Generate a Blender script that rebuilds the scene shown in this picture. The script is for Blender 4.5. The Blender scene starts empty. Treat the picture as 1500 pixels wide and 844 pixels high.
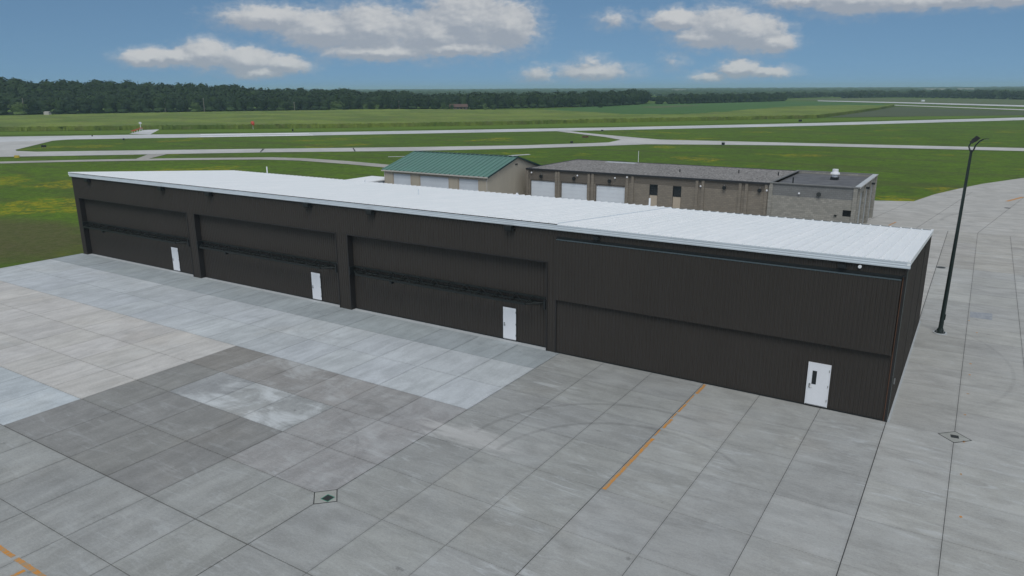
import bpy, math, random
from mathutils import Vector, noise
R = math.radians
S = bpy.context.scene
COL = S.collection

# ------------------------------------------------------------------ camera
cam_d = bpy.data.cameras.new('camera')
cam = bpy.data.objects.new('camera', cam_d); COL.objects.link(cam)
S.camera = cam
cam.location = (2.099, -35.446, 14.929)
cam.rotation_mode = 'XYZ'
from mathutils import Matrix
cam.matrix_world = (Matrix.Translation(cam.location) @ Matrix.Rotation(R(32.509), 4, 'Z')
                    @ Matrix.Rotation(R(90 - 15.2326), 4, 'X') @ Matrix.Rotation(R(-0.239), 4, 'Z'))
cam_d.sensor_width = 36; cam_d.lens = 1072.14 / 1500 * 36
cam_d.clip_start = 0.5; cam_d.clip_end = 40000
S.render.resolution_x = 1024; S.render.resolution_y = 576

# ------------------------------------------------------------------ colour management
S.view_settings.view_transform = 'Standard'; S.view_settings.look = 'None'
S.view_settings.exposure = 0.14; S.view_settings.gamma = 1.0
S.cycles.volume_bounces = 1
S.cycles.max_bounces = 6

# ------------------------------------------------------------------ world and sun
SUN_EL, SUN_AZ = 54.0, 158.0           # azimuth from +Y towards +X
class NT:
    """small helper for wiring node trees"""
    def __init__(s, tree): s.t = tree; s.n = tree.nodes; s.l = tree.links
    def new(s, typ, **kw):
        n = s.n.new(typ)
        for k, v in kw.items(): setattr(n, k, v)
        return n
    def put(s, sock, v):
        if v is None: return
        if isinstance(v, bpy.types.NodeSocket): s.l.new(v, sock)
        else: sock.default_value = v
    def math(s, op, a, b=None, c=None, clamp=False):
        n = s.new('ShaderNodeMath', operation=op, use_clamp=clamp)
        for i, v in enumerate((a, b, c)): s.put(n.inputs[i], v)
        return n.outputs[0]
    def vec(s, op, a, b=None, c=None):
        n = s.new('ShaderNodeVectorMath', operation=op)
        s.put(n.inputs[0], a); s.put(n.inputs[1], b); s.put(n.inputs[2], c)
        return n.outputs['Value'] if op in ('LENGTH', 'DOT_PRODUCT') else n.outputs[0]
    def noise(s, vec, scale, detail=3.0, rough=0.55, dist=0.0):
        n = s.new('ShaderNodeTexNoise'); s.put(n.inputs['Vector'], vec)
        n.inputs['Scale'].default_value = scale; n.inputs['Detail'].default_value = detail
        n.inputs['Roughness'].default_value = rough; n.inputs['Distortion'].default_value = dist
        return n.outputs[0]
    def smooth(s, v, a, b, lo=0.0, hi=1.0):
        n = s.new('ShaderNodeMapRange', interpolation_type='SMOOTHSTEP')
        s.put(n.inputs[0], v)
        for i, q in enumerate((a, b, lo, hi)): n.inputs[i + 1].default_value = q
        return n.outputs[0]
    def mix(s, f, a, b, mode='MIX'):
        n = s.new('ShaderNodeMix', data_type='RGBA', blend_type=mode, clamp_factor=True)
        for k, v in ((0, f), (6, a), (7, b)):
            if isinstance(v, tuple) and len(v) == 3: v = (*v, 1)
            s.put(n.inputs[k], v)
        return n.outputs[2]

def cloud_group():
    g = bpy.data.node_groups.new('cloud_field', 'ShaderNodeTree')
    g.interface.new_socket('Vector', in_out='INPUT', socket_type='NodeSocketVector')
    g.interface.new_socket('Value', in_out='OUTPUT', socket_type='NodeSocketFloat')
    k = NT(g); gi = k.new('NodeGroupInput'); go = k.new('NodeGroupOutput')
    last = None
    # cloud lumps: azimuth, elevation, half width, half height (degrees), density
    for a, e, ra, re_, w in [(-57.61, 2.13, 2.04, 0.62, 1.00), (-56.04, 2.21, 1.74, 0.62, 1.00), (-54.16, 2.38, 1.87, 0.99, 1.10), (-51.64, 2.07, 2.22, 0.92, 1.10), (-48.98, 1.73, 1.99, 0.70, 0.90), (-50.65, 1.20, 2.25, 0.47, 0.90), (-49.67, 4.84, 3.51, 0.90, 1.00), (-45.98, 4.11, 3.63, 1.38, 1.10), (-42.83, 4.27, 3.46, 1.76, 1.10), (-38.13, 3.96, 3.52, 1.78, 1.10), (-35.61, 4.83, 3.62, 2.23, 1.20), (-32.84, 4.47, 2.42, 1.78, 1.10), (-42.16, 2.67, 4.76, 0.71, 1.00), (-37.15, 2.92, 5.07, 0.67, 1.00), (-24.98, 4.84, 1.23, 0.56, 0.50), (-20.43, 4.70, 2.01, 0.83, 1.10), (-17.30, 4.19, 2.55, 1.36, 1.10), (-15.17, 3.70, 2.28, 1.36, 1.10), (-13.60, 3.04, 1.49, 0.77, 1.00), (-18.20, 3.56, 2.58, 0.83, 0.90), (-15.90, 1.30, 1.59, 0.70, 1.10), (-14.01, 1.06, 1.91, 0.42, 0.85), (-17.99, 0.73, 1.43, 0.38, 0.70), (-30.52, 0.95, 1.38, 0.69, 0.60), (-26.45, 1.16, 3.12, 0.68, 0.75), (-26.57, 1.89, 1.11, 0.48, 0.45), (-12.00, 5.81, 2.50, 0.61, 0.90), (-8.57, 5.64, 3.06, 1.02, 1.10), (-5.50, 5.43, 1.95, 0.75, 1.00), (-2.63, 5.46, 3.09, 0.73, 1.00), (0.28, 5.38, 2.07, 0.71, 1.00), (-20.50, 1.88, 0.73, 0.57, 0.35)]:
        d = k.vec('MULTIPLY_ADD', gi.outputs[0], (1 / ra, 1 / re_, 0), (-a / ra, -e / re_, 0))
        v = k.math('MULTIPLY_ADD', k.vec('LENGTH', d), -w * .8, w)
        if last is None: last = v
        else:
            n = k.new('ShaderNodeMath', operation='SMOOTH_MAX')
            k.put(n.inputs[0], last); k.put(n.inputs[1], v); n.inputs[2].default_value = .15
            last = n.outputs[0]
    k.put(go.inputs[0], last)
    return g

W = bpy.data.worlds.new('World'); S.world = W; W.use_nodes = True
k = NT(W.node_tree); k.n.clear()
tc = k.new('ShaderNodeTexCoord')
dirv = tc.outputs['Generated']
sx = k.new('ShaderNodeSeparateXYZ'); k.put(sx.inputs[0], dirv)
X, Y, Z = sx.outputs
DEG = 180 / math.pi
az = k.math('MULTIPLY', k.math('ARCTAN2', X, Y), DEG)
el = k.math('MULTIPLY', k.math('ARCSINE', Z), DEG)
# the clear sky between the clouds
zz = k.math('MULTIPLY_ADD', k.math('MAXIMUM', Z, 0.0), .9, .20)
cx = k.new('ShaderNodeCombineXYZ'); k.put(cx.inputs[0], X); k.put(cx.inputs[1], Y); k.put(cx.inputs[2], zz)
sky = k.new('ShaderNodeTexSky', sky_type='NISHITA', sun_disc=False)
sky.sun_elevation = R(SUN_EL); sky.sun_rotation = R(SUN_AZ)
sky.altitude = 200; sky.air_density = 1.0; sky.dust_density = 0.6; sky.ozone_density = 1.5
k.put(sky.inputs[0], k.vec('NORMALIZE', cx.outputs[0]))
SKYK = 0.075
clear = k.vec('MULTIPLY', sky.outputs[0], (SKYK * .84, SKYK * 1.02, SKYK * 1.05))
# low clouds
P = k.new('ShaderNodeCombineXYZ'); k.put(P.inputs[0], az); k.put(P.inputs[1], el); P = P.outputs[0]
Pn = k.vec('MULTIPLY', P, (1, 1.7, 1))
wob = k.new('ShaderNodeTexNoise'); k.put(wob.inputs[0], Pn); wob.inputs['Scale'].default_value = .9
wob.inputs['Detail'].default_value = 6; wob.inputs['Roughness'].default_value = .6
P2 = k.vec('MULTIPLY_ADD', k.vec('SUBTRACT', wob.outputs['Color'], (.5, .5, .5)), (1.6, .9, 0), P)
grp = cloud_group()
def field(v):
    n = k.new('ShaderNodeGroup'); n.node_tree = grp; k.put(n.inputs[0], v); return n.outputs[0]
F0 = field(P2); F1 = field(k.vec('ADD', P2, (0.25, .42, 0)))
fb = k.math('SUBTRACT', k.noise(Pn, 1.6, 8, .62), .5)
fb2 = k.math('SUBTRACT', k.noise(k.vec('ADD', Pn, (0.22, .35, 0)), 1.6, 8, .62), .5)
big = k.math('SUBTRACT', k.noise(Pn, .55, 4, .55), .5)
dens = k.smooth(k.math('ADD', k.math('MULTIPLY_ADD', fb, .55, F0), -.01), .0, .46)
lit = k.math('ADD', k.math('MULTIPLY', k.math('SUBTRACT', F0, F1), 1.7), k.math('MULTIPLY', k.math('SUBTRACT', fb, fb2), .65))
lit = k.math('ADD', lit, k.math('MULTIPLY', big, .9))
litf = k.smooth(lit, -.35, .75)
ccol = k.mix(litf, (.30, .33, .38), (.53, .535, .54))
veil = k.smooth(k.math('MULTIPLY_ADD', fb, 1.0, k.math('MULTIPLY_ADD', big, .6, F0)), -.30, .45, 0, .38)
low = k.mix(k.math('MAXIMUM', k.math('MULTIPLY', dens, .93), veil), clear, ccol)
# broken cloud over the rest of the sky, where the cumulus field continues overhead
inv = k.math('DIVIDE', 1.0, k.math('ADD', k.math('MAXIMUM', Z, 0.0), .12))
tp = k.new('ShaderNodeCombineXYZ'); k.put(tp.inputs[0], k.math('MULTIPLY', X, inv)); k.put(tp.inputs[1], k.math('MULTIPLY', Y, inv))
hi = k.noise(tp.outputs[0], 1.1, 7, .55)
hid = k.smooth(hi, .40, .58)
hcol = k.mix(k.smooth(hi, .45, .75), (.62, .64, .66), (.42, .45, .50))
up = k.smooth(el, 7.0, 12.0)
side = k.smooth(k.math('ABSOLUTE', k.math('ADD', az, 32.6)), 36.0, 44.0)
where = k.math('MULTIPLY', k.math('MAXIMUM', up, side), k.smooth(el, 0.3, 3.0))
col = k.mix(k.math('MULTIPLY', hid, where), low, hcol)
bg = k.new('ShaderNodeBackground'); k.put(bg.inputs[0], col); bg.inputs[1].default_value = 1.0
wo = k.new('ShaderNodeOutputWorld'); k.l.new(bg.outputs[0], wo.inputs[0])
W.cycles.sampling_method = 'MANUAL'; W.cycles.sample_map_resolution = 512

sun_d = bpy.data.lights.new('sun', 'SUN'); sun_d.energy = 1.5; sun_d.angle = R(30); sun_d.color = (1, .965, .92)
sun = bpy.data.objects.new('sun', sun_d); COL.objects.link(sun)
a, e = R(SUN_AZ), R(SUN_EL)
sun.rotation_euler = Vector((math.sin(a) * math.cos(e), math.cos(a) * math.cos(e), math.sin(e))).to_track_quat('Z', 'Y').to_euler()

# ------------------------------------------------------------------ materials
def mat(name, col=(.5, .5, .5), rough=.7, metal=0., spec=.4, build=None):
    m = bpy.data.materials.new(name); m.use_nodes = True
    k = NT(m.node_tree); b = k.n['Principled BSDF']
    b.inputs['Base Color'].default_value = (*col, 1); b.inputs['Roughness'].default_value = rough
    b.inputs['Metallic'].default_value = metal; b.inputs['Specular IOR Level'].default_value = spec
    if build: build(k, b)
    return m
def wpos(k): return k.new('ShaderNodeNewGeometry').outputs['Position']
def bump(k, b, h, strength, dist):
    n = k.new('ShaderNodeBump'); n.inputs['Strength'].default_value = strength; n.inputs['Distance'].default_value = dist
    k.put(n.inputs['Height'], h); k.l.new(n.outputs[0], b.inputs['Normal'])
def painted(c, var=.12, scale=.7, rough=.45, stretch=(1, 1, .25)):
    """painted metal: faint blotches and vertical run marks"""
    def f(k, b):
        p = wpos(k)
        n1 = k.noise(k.vec('MULTIPLY', p, stretch), scale, 4, .6)
        n2 = k.noise(p, 9, 3, .6)
        n = k.math('ADD', k.math('MULTIPLY', n1, .7), k.math('MULTIPLY', n2, .3))
        k.put(b.inputs['Base Color'], k.mix(k.smooth(n, .25, .75), tuple(x * (1 - var) for x in c), tuple(x * (1 + var) for x in c)))
        k.put(b.inputs['Roughness'], k.smooth(n1, .2, .8, rough - .08, rough + .1))
    return f
M = {}
M['bronze'] = mat('dark_bronze_siding', spec=.25, build=painted((.0415, .0370, .0325), .05, .4, .55, (1, 1, .6)))
M['bronze2'] = mat('dark_bronze_trim', spec=.3, build=painted((.026, .025, .025), .15, 1.2, .5))
M['black'] = mat('black_metal', (.012, .015, .016), .5)
M['truss'] = mat('black_green_truss', (.011, .015, .0145), .5)
M['rust'] = mat('rusty_brown_track', build=painted((.10, .050, .030), .3, 3, .6))
M['edgegrey'] = mat('weathered_edge', (.10, .12, .115), .5)
M['rail'] = mat('rail_highlight_gutter_blue', (.11, .15, .17), .35, .3)  # highlight tint of the door leaf's top edge, also the rear gutter's blue
def roofm(k, b):
    p = wpos(k)
    n = k.noise(k.vec('MULTIPLY', p, (1.6, .35, 1)), 1.1, 5, .6)
    n2 = k.noise(p, 5, 4, .65)
    oi = k.new('ShaderNodeObjectInfo').outputs['Random']
    v = k.math('ADD', k.math('MULTIPLY', n, .55), k.math('ADD', k.math('MULTIPLY', n2, .25), k.math('MULTIPLY', oi, .12)))
    k.put(b.inputs['Base Color'], k.mix(k.smooth(v, .3, .75), (.79, .82, .83), (.87, .885, .89)))
M['roof'] = mat('white_roof_metal', rough=.42, spec=.4, build=roofm)
M['fascia'] = mat('pale_grey_gutter', build=painted((.60, .66, .71), .06, .8, .4, (.6, 1, 1)))
M['white'] = mat('white_paint', build=painted((.74, .76, .79), .04, 1.5, .4))
M['chrome'] = mat('steel', (.35, .36, .37), .35, .8)
M['sill'] = mat('new_concrete_edge', build=painted((.42, .45, .465), .1, 2, .9, (1, 1, 1)))
M['glass'] = mat('dark_glass', (.012, .017, .02), .12, spec=.6)
M['green'] = mat('green_roof_metal', build=painted((.095, .205, .170), .08, .6, .45, (1, .4, .4)))
M['greentrim'] = mat('dark_green_trim', (.012, .045, .045), .5)
M['tan'] = mat('tan_siding', build=painted((.44, .40, .325), .08, .6, .6))
M['tantrim'] = mat('pale_tan_trim', (.48, .46, .42), .6)
M['gdoor'] = mat('pale_overhead_door', build=painted((.62, .67, .72), .05, .7, .5))
M['fascia_black'] = mat('black_fascia', (.02, .022, .024), .6)
M['panel'] = mat('beige_infill', (.42, .36, .28), .7)
M['grate'] = mat('iron_grate', (.03, .035, .035), .7)
M['seal'] = mat('joint_sealant', (.03, .032, .032), .9)
M['bed'] = mat('joint_filler', (.065, .067, .066), .95)
M['tgreen'] = mat('green_edge_mark', (.05, .22, .15), .8)
M['red'] = mat('signal_orange_red', (.45, .06, .03), .6)
M['yellow'] = mat('sign_yellow', (.5, .38, .05), .6)
M['wood'] = mat('weathered_pole_wood', build=painted((.20, .18, .16), .2, 2, .9))
M['bark'] = mat('tree_bark', build=painted((.075, .060, .045), .3, 2, .95))
M['polegreen'] = mat('dark_green_pole_paint', build=painted((.012, .022, .020), .3, 2, .45))
M['lens'] = mat('lamp_lens', (.45, .47, .48), .25)
M['housewall'] = mat('house_wall', (.12, .10, .08), .8)
M['houseroof'] = mat('house_roof', (.10, .060, .050), .9)

def blockm(c, c2):
    def f(k, b):
        p = wpos(k)
        s = k.new('ShaderNodeSeparateXYZ'); k.put(s.inputs[0], p)
        q = k.new('ShaderNodeCombineXYZ'); k.put(q.inputs[0], k.math('ADD', s.outputs[0], s.outputs[1])); k.put(q.inputs[1], s.outputs[2])
        br = k.new('ShaderNodeTexBrick'); k.put(br.inputs['Vector'], q.outputs[0])
        br.inputs['Scale'].default_value = 1; br.inputs['Brick Width'].default_value = .40; br.inputs['Row Height'].default_value = .20
        br.inputs['Mortar Size'].default_value = .012; br.inputs['Bias'].default_value = 0
        br.inputs['Color1'].default_value = (*c, 1); br.inputs['Color2'].default_value = (*c2, 1)
        br.inputs['Mortar'].default_value = (*[x * .62 for x in c], 1)
        n = k.noise(k.vec('MULTIPLY', p, (.5, .5, 1.6)), 1.2, 5, .6)
        k.put(b.inputs['Base Color'], k.mix(k.smooth(n, .3, .7, 0, .30), br.outputs[0], tuple(x * .6 for x in c)))
        bump(k, b, br.outputs[1], -.5, .012)
    return f
M['block'] = mat('brown_split_block', rough=.9, spec=.15, build=blockm((.250, .222, .182), (.205, .184, .154)))
M['blockdark'] = mat('darker_block_band', rough=.85, spec=.2, build=blockm((.155, .138, .116), (.138, .124, .106)))
M['blockgrey'] = mat('grey_block', rough=.9, spec=.15, build=blockm((.335, .325, .290), (.25, .245, .222)))
M['blockgreyd'] = mat('grey_block_band', rough=.9, spec=.15, build=blockm((.205, .21, .208), (.18, .185, .183)))
def gravel(k, b):
    p = wpos(k)
    v = k.noise(p, 4.5, 2, .8); n = k.noise(p, .35, 4, .6)
    k.put(b.inputs['Base Color'], k.mix(k.smooth(k.math('ADD', k.math('MULTIPLY', v, .88), k.math('MULTIPLY', n, .12)), .44, .58), (.135, .13, .125), (.31, .30, .288)))
    bump(k, b, v, .6, .05)
M['gravel'] = mat('roof_ballast_gravel', rough=.95, spec=.1, build=gravel)
def memb(k, b):
    n = k.noise(wpos(k), .8, 5, .6)
    k.put(b.inputs['Base Color'], k.mix(k.smooth(n, .3, .7), (.080, .083, .090), (.135, .137, .142)))
M['membrane'] = mat('black_roof_membrane', rough=.75, build=memb)

def ring(k, p, cx, cy, r, w, ang0, ang1):
    s = k.new('ShaderNodeSeparateXYZ'); k.put(s.inputs[0], k.vec('SUBTRACT', p, (cx, cy, 0)))
    rr = k.math('SQRT', k.math('ADD', k.math('MULTIPLY', s.outputs[0], s.outputs[0]), k.math('MULTIPLY', s.outputs[1], s.outputs[1])))
    d = k.math('ABSOLUTE', k.math('SUBTRACT', rr, r))
    line = k.smooth(d, w, w * .25)
    an = k.math('MULTIPLY', k.math('ARCTAN2', s.outputs[1], s.outputs[0]), DEG)
    return k.math('MULTIPLY', line, k.math('MULTIPLY', k.smooth(an, ang0, ang0 + 25), k.smooth(an, ang1, ang1 - 25)))
def concrete(k, b):
    p = wpos(k); oi = k.new('ShaderNodeObjectInfo')
    base = oi.outputs['Color']; al = oi.outputs['Alpha']; rnd = oi.outputs['Random']
    sx_ = k.new('ShaderNodeSeparateXYZ'); k.put(sx_.inputs[0], p)
    lot = k.smooth(sx_.outputs[0], -17.36, -17.34)       # the two lots were floated in different directions
    sa = k.noise(k.vec('MULTIPLY', p, (2.0, .5, 1)), .8, 7, .62, .6); sb = k.noise(k.vec('MULTIPLY', p, (.5, 1.9, 1)), .8, 7, .62, .6)
    mf = k.new('ShaderNodeMix', data_type='FLOAT'); k.put(mf.inputs[0], lot); k.put(mf.inputs[2], sa); k.put(mf.inputs[3], sb)
    streak = mf.outputs[0]
    patch = k.noise(p, .45, 6, .6, .4)
    fine = k.noise(k.vec('MULTIPLY', p, (1, 2.5, 1)), 5, 5, .7)
    soot = k.noise(k.vec('ADD', k.vec('MULTIPLY', p, (.7, 1.6, 1)), (31, 7, 0)), .35, 5, .6)
    t = k.math('ADD', k.math('MULTIPLY', streak, .42), k.math('ADD', k.math('MULTIPLY', patch, .33), k.math('MULTIPLY', fine, .25)))
    v = k.smooth(t, .34, .66, .80, 1.16)
    v = k.math('MULTIPLY', v, k.smooth(rnd, 0, 1, .955, 1.045))
    v = k.math('MULTIPLY', v, k.smooth(soot, .56, .76, 1, .84))
    v3 = k.new('ShaderNodeCombineXYZ')
    for i, q in enumerate((1, .995, .985)): k.put(v3.inputs[i], k.math('MULTIPLY', v, q))
    c = k.vec('MULTIPLY', base, v3.outputs[0])
    # chalky bloom: thin wisps everywhere, stronger on slabs whose alpha is below 1
    w1 = k.noise(k.vec('MULTIPLY', p, (.42, 1.9, 1)), 1.1, 9, .70, 1.2)
    wis = k.smooth(w1, .52, .66)
    region = k.smooth(k.noise(p, .13, 2, .5), .38, .60)
    amt = k.math('MULTIPLY', wis, k.math('ADD', k.math('MULTIPLY', region, .38), 0.0), clamp=True)
    cl = k.math('ADD', k.math('MULTIPLY', k.noise(k.vec('ADD', p, (3, 17, 0)), .42, 6, .62, .8), .75), k.math('MULTIPLY', w1, .25))
    amt = k.math('ADD', k.math('MULTIPLY', amt, k.math('MULTIPLY_ADD', lot, .70, .45)), k.math('MULTIPLY', k.smooth(cl, .44, .64), k.math('SUBTRACT', 1.0, al)), clamp=True)
    c = k.mix(amt, c, (.52, .55, .56))
    # grime gathers along the slab edges
    tcg = k.new('ShaderNodeTexCoord'); sg = k.new('ShaderNodeSeparateXYZ'); k.put(sg.inputs[0], tcg.outputs['Generated'])
    ed = [k.math('ABSOLUTE', k.math('SUBTRACT', q, .5)) for q in sg.outputs[:2]]
    em = k.math('ADD', k.math('MAXIMUM', ed[0], ed[1]), k.math('MULTIPLY', k.math('SUBTRACT', patch, .5), .10))
    dk = k.smooth(em, .455, .50, 1, .925)
    d3 = k.new('ShaderNodeCombineXYZ'); [k.put(d3.inputs[i], dk) for i in range(3)]
    c = k.vec('MULTIPLY', c, d3.outputs[0])
    # one big scuffed chalk spill
    sp = k.vec('LENGTH', k.vec('MULTIPLY', k.vec('SUBTRACT', p, (-15.6, -11.4, 0)), (.42, 1.25, 0)))
    c = k.mix(k.math('MULTIPLY', k.smooth(k.math('ADD', sp, k.math('MULTIPLY', w1, -2.4)), .1, -.75), .6), c, (.50, .50, .49))
    # warm stains
    c = k.mix(k.smooth(k.noise(k.vec('ADD', p, (5, 91, 0)), .18, 4, .6), .56, .72, 0, .25), c, k.vec('MULTIPLY', c, (1.07, 1.0, .92)))
    # tyre tracks
    fade = k.smooth(k.noise(p, 1.3, 4, .7), .3, .6, .45, 1)
    tr = k.math('MAXIMUM', ring(k, p, -8.3, -11.8, 5.45, .16, 35, 215), k.math('MAXIMUM', ring(k, p, -8.9, -11.0, 6.6, .16, 60, 195), k.math('MULTIPLY', ring(k, p, -6, 9.6, 11.1, .14, -40, 70), .5)))
    tr = k.math('MAXIMUM', tr, k.math('MULTIPLY', ring(k, p, -24, -19, 6.5, .10, 10, 120), .35))
    tr = k.math('MAXIMUM', tr, k.math('MULTIPLY', ring(k, p, 14, 62, 15, .3, 110, 230), .8))
    c = k.mix(k.math('MULTIPLY', k.math('MULTIPLY', tr, fade), .26), c, (.07, .07, .07))
    # small dark spots
    vo = k.new('ShaderNodeTexVoronoi'); k.put(vo.inputs['Vector'], k.vec('MULTIPLY', p, (.8, 1.3, 1))); vo.inputs['Scale'].default_value = .42
    spot = k.math('MULTIPLY', k.smooth(vo.outputs['Distance'], .085, .03), k.smooth(k.noise(p, 3, 3, .7), .48, .62))
    c = k.mix(k.math('MULTIPLY', spot, .5), c, (.10, .10, .10))
    grit = k.noise(p, 14, 4, .75)
    gr = k.smooth(grit, .3, .7, .93, 1.07)
    g3 = k.new('ShaderNodeCombineXYZ'); [k.put(g3.inputs[i], gr) for i in range(3)]
    c = k.vec('MULTIPLY', c, g3.outputs[0])
    k.put(b.inputs['Base Color'], c)
    k.put(b.inputs['Roughness'], k.smooth(t, .3, .7, .88, .72))
    bump(k, b, fine, .25, .01)
M['concrete'] = mat('apron_concrete', rough=.85, spec=.25, build=concrete)
def pave(c, sc=.12):
    def f(k, b):
        p = wpos(k)
        n = k.math('ADD', k.math('MULTIPLY', k.noise(p, sc, 5, .6), .6), k.math('MULTIPLY', k.noise(p, sc * 9, 4, .6), .4))
        k.put(b.inputs['Base Color'], k.mix(k.smooth(n, .35, .65), tuple(x * .86 for x in c), tuple(x * 1.1 for x in c)))
    return f
M['runway'] = mat('runway_concrete', rough=.9, spec=.2, build=pave((.50, .515, .52), .05))
M['taxi'] = mat('taxiway_concrete', rough=.9, spec=.2, build=pave((.46, .46, .445), .05))
M['markwhite'] = mat('white_marking', rough=.85, build=pave((.78, .79, .80), .4))
M['drive'] = mat('perimeter_drive', rough=.9, spec=.2, build=pave((.36, .35, .32), .1))
def orange(k, b):
    p = wpos(k)
    n = k.noise(k.vec('MULTIPLY', p, (3, 1.5, 1)), 2.2, 6, .7)
    k.put(b.inputs['Base Color'], k.mix(k.smooth(n, .40, .64), (.56, .235, .035), (.33, .26, .17)))
M['orange'] = mat('worn_orange_paint', rough=.85, build=orange)
def grass(k, b):
    p = wpos(k)
    n1 = k.noise(p, .012, 4, .6); n2 = k.noise(p, .09, 5, .62, .5); n3 = k.noise(p, 1.1, 5, .7)
    c = k.mix(k.smooth(n1, .38, .62), (.080, .152, .014), (.104, .188, .015))
    c = k.mix(k.smooth(n2, .50, .66, 0, .75), c, (.116, .210, .015))
    c = k.mix(k.smooth(n2, .47, .30, 0, .8), c, (.066, .098, .022))
    mw = k.new('ShaderNodeMapping'); k.put(mw.inputs[0], p); mw.inputs['Rotation'].default_value = (0, 0, R(-48.8)); mw.inputs['Scale'].default_value = (.10, 1.0, 1)
    n4 = k.noise(mw.outputs[0], .16, 4, .6)
    c = k.mix(k.smooth(n4, .50, .66, 0, .75), c, (.086, .100, .034))
    c = k.mix(k.smooth(n4, .44, .30, 0, .40), c, (.10, .175, .016))
    c = k.mix(k.smooth(n3, .38, .64, 0, .62), c, (.040, .072, .014))
    c = k.mix(k.smooth(k.noise(p, .33, 5, .7, .6), .46, .64, 0, .65), c, (.052, .078, .022))
    c = k.mix(k.smooth(k.noise(p, 4.5, 3, .7), .42, .62, 0, .30), c, (.13, .19, .03))
    # bare, trodden ground beside the apron
    d = k.vec('LENGTH', k.vec('MULTIPLY', k.vec('SUBTRACT', p, (-88, -1, 0)), (1 / 24, 1 / 10.5, 0)))
    d = k.math('ADD', d, k.math('MULTIPLY', k.math('SUBTRACT', n2, .5), 1.1))
    bare = k.smooth(d, 1.05, .55)
    c = k.mix(k.math('MULTIPLY', bare, .85), c, k.mix(k.smooth(n3, .4, .6), (.105, .098, .045), (.080, .088, .030)))
    # flowering patches
    f = k.noise(k.vec('ADD', p, (40, 13, 0)), .05, 4, .6); f2 = k.noise(p, .55, 5, .75)
    def near_(cx_, cy_, rx, ry): return k.smooth(k.vec('LENGTH', k.vec('MULTIPLY', k.vec('SUBTRACT', p, (cx_, cy_, 0)), (1 / rx, 1 / ry, 0))), 1.3, .6)
    rich = k.math('MAXIMUM', near_(-118, 24, 42, 26), near_(-1, 84, 12, 12))
    f = k.math('ADD', f, k.math('MULTIPLY_ADD', rich, .13, -.085))
    f2 = k.math('ADD', k.math('MULTIPLY', f2, .6), k.math('MULTIPLY', k.noise(p, 1.6, 4, .7), .4))
    fl = k.math('MULTIPLY', k.smooth(f, .48, .58), k.smooth(f2, .45, .58))
    fl = k.math('MULTIPLY', fl, k.smooth(k.vec('LENGTH', k.vec('MULTIPLY', p, (1, 1, 0))), 420, 150))
    fl = k.math('MULTIPLY', fl, k.math('SUBTRACT', 1.0, bare, clamp=True))
    c = k.mix(k.math('MULTIPLY', fl, .75), c, (.33, .29, .012))
    k.put(b.inputs['Base Color'], c)
    bump(k, b, n3, .8, .35)
M['grass'] = mat('mown_grass', rough=.95, spec=.1, build=grass)
def crop(c1, c2, c3, stretch, rot=-.55):
    def f(k, b):
        mp = k.new('ShaderNodeMapping'); k.put(mp.inputs[0], wpos(k)); mp.inputs['Rotation'].default_value = (0, 0, rot)
        mp.inputs['Scale'].default_value = stretch
        n1 = k.noise(mp.outputs[0], .030, 5, .6, .5); n2 = k.noise(mp.outputs[0], .17, 4, .65); n3 = k.noise(wpos(k), .9, 3, .7)
        c = k.mix(k.smooth(n1, .38, .62), c1, c2)
        c = k.mix(k.smooth(n2, .45, .66, 0, .6), c, c3)
        c = k.mix(k.smooth(n3, .4, .65, 0, .35), c, tuple(x * .6 for x in c1))
        k.put(b.inputs['Base Color'], c)
    return f
ROW = -1.02
M['corn'] = mat('corn_crop', rough=.9, spec=.15, build=crop((.105, .160, .032), (.185, .245, .045), (.155, .165, .062), (.7, 1.2, 1), ROW))
M['soy'] = mat('soybean_crop', rough=.9, spec=.15, build=crop((.050, .125, .030), (.062, .145, .034), (.085, .15, .035), (.4, 1.5, 1), ROW))
M['plot'] = mat('grey_green_crop', rough=.9, spec=.15, build=crop((.075, .098, .050), (.085, .105, .058), (.07, .1, .04), (.3, 1.6, 1), ROW))
M['pasture'] = mat('pale_pasture', rough=.9, spec=.15, build=crop((.095, .125, .050), (.11, .14, .055), (.085, .115, .045), (.3, 1.2, 1), ROW))
M['strip'] = mat('mown_verge', rough=.9, spec=.1, build=crop((.095, .165, .018), (.11, .185, .020), (.12, .175, .03), (.3, 1.6, 1), ROW))
def foliage(c1, c2, sc=.09):
    def f(k, b):
        p = wpos(k); r = k.new('ShaderNodeObjectInfo').outputs['Random']
        n = k.noise(p, sc, 3, .6); m = k.noise(p, .8, 2, .6)
        t = k.math('ADD', k.math('MULTIPLY', n, .6), k.math('ADD', k.math('MULTIPLY', m, .25), k.math('MULTIPLY', r, .15)))
        k.put(b.inputs['Base Color'], k.mix(k.smooth(t, .35, .65), c1, c2))
    return f
M['leaf'] = mat('dark_broadleaf_foliage', rough=.8, spec=.15, build=foliage((.014, .030, .013), (.036, .064, .020)))
M['leaflight'] = mat('light_broadleaf_foliage', rough=.8, spec=.15, build=foliage((.060, .100, .030), (.085, .130, .036)))
M['leaffar'] = mat('distant_foliage', rough=.9, spec=.1, build=foliage((.032, .058, .022), (.058, .090, .034), .02))

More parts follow.
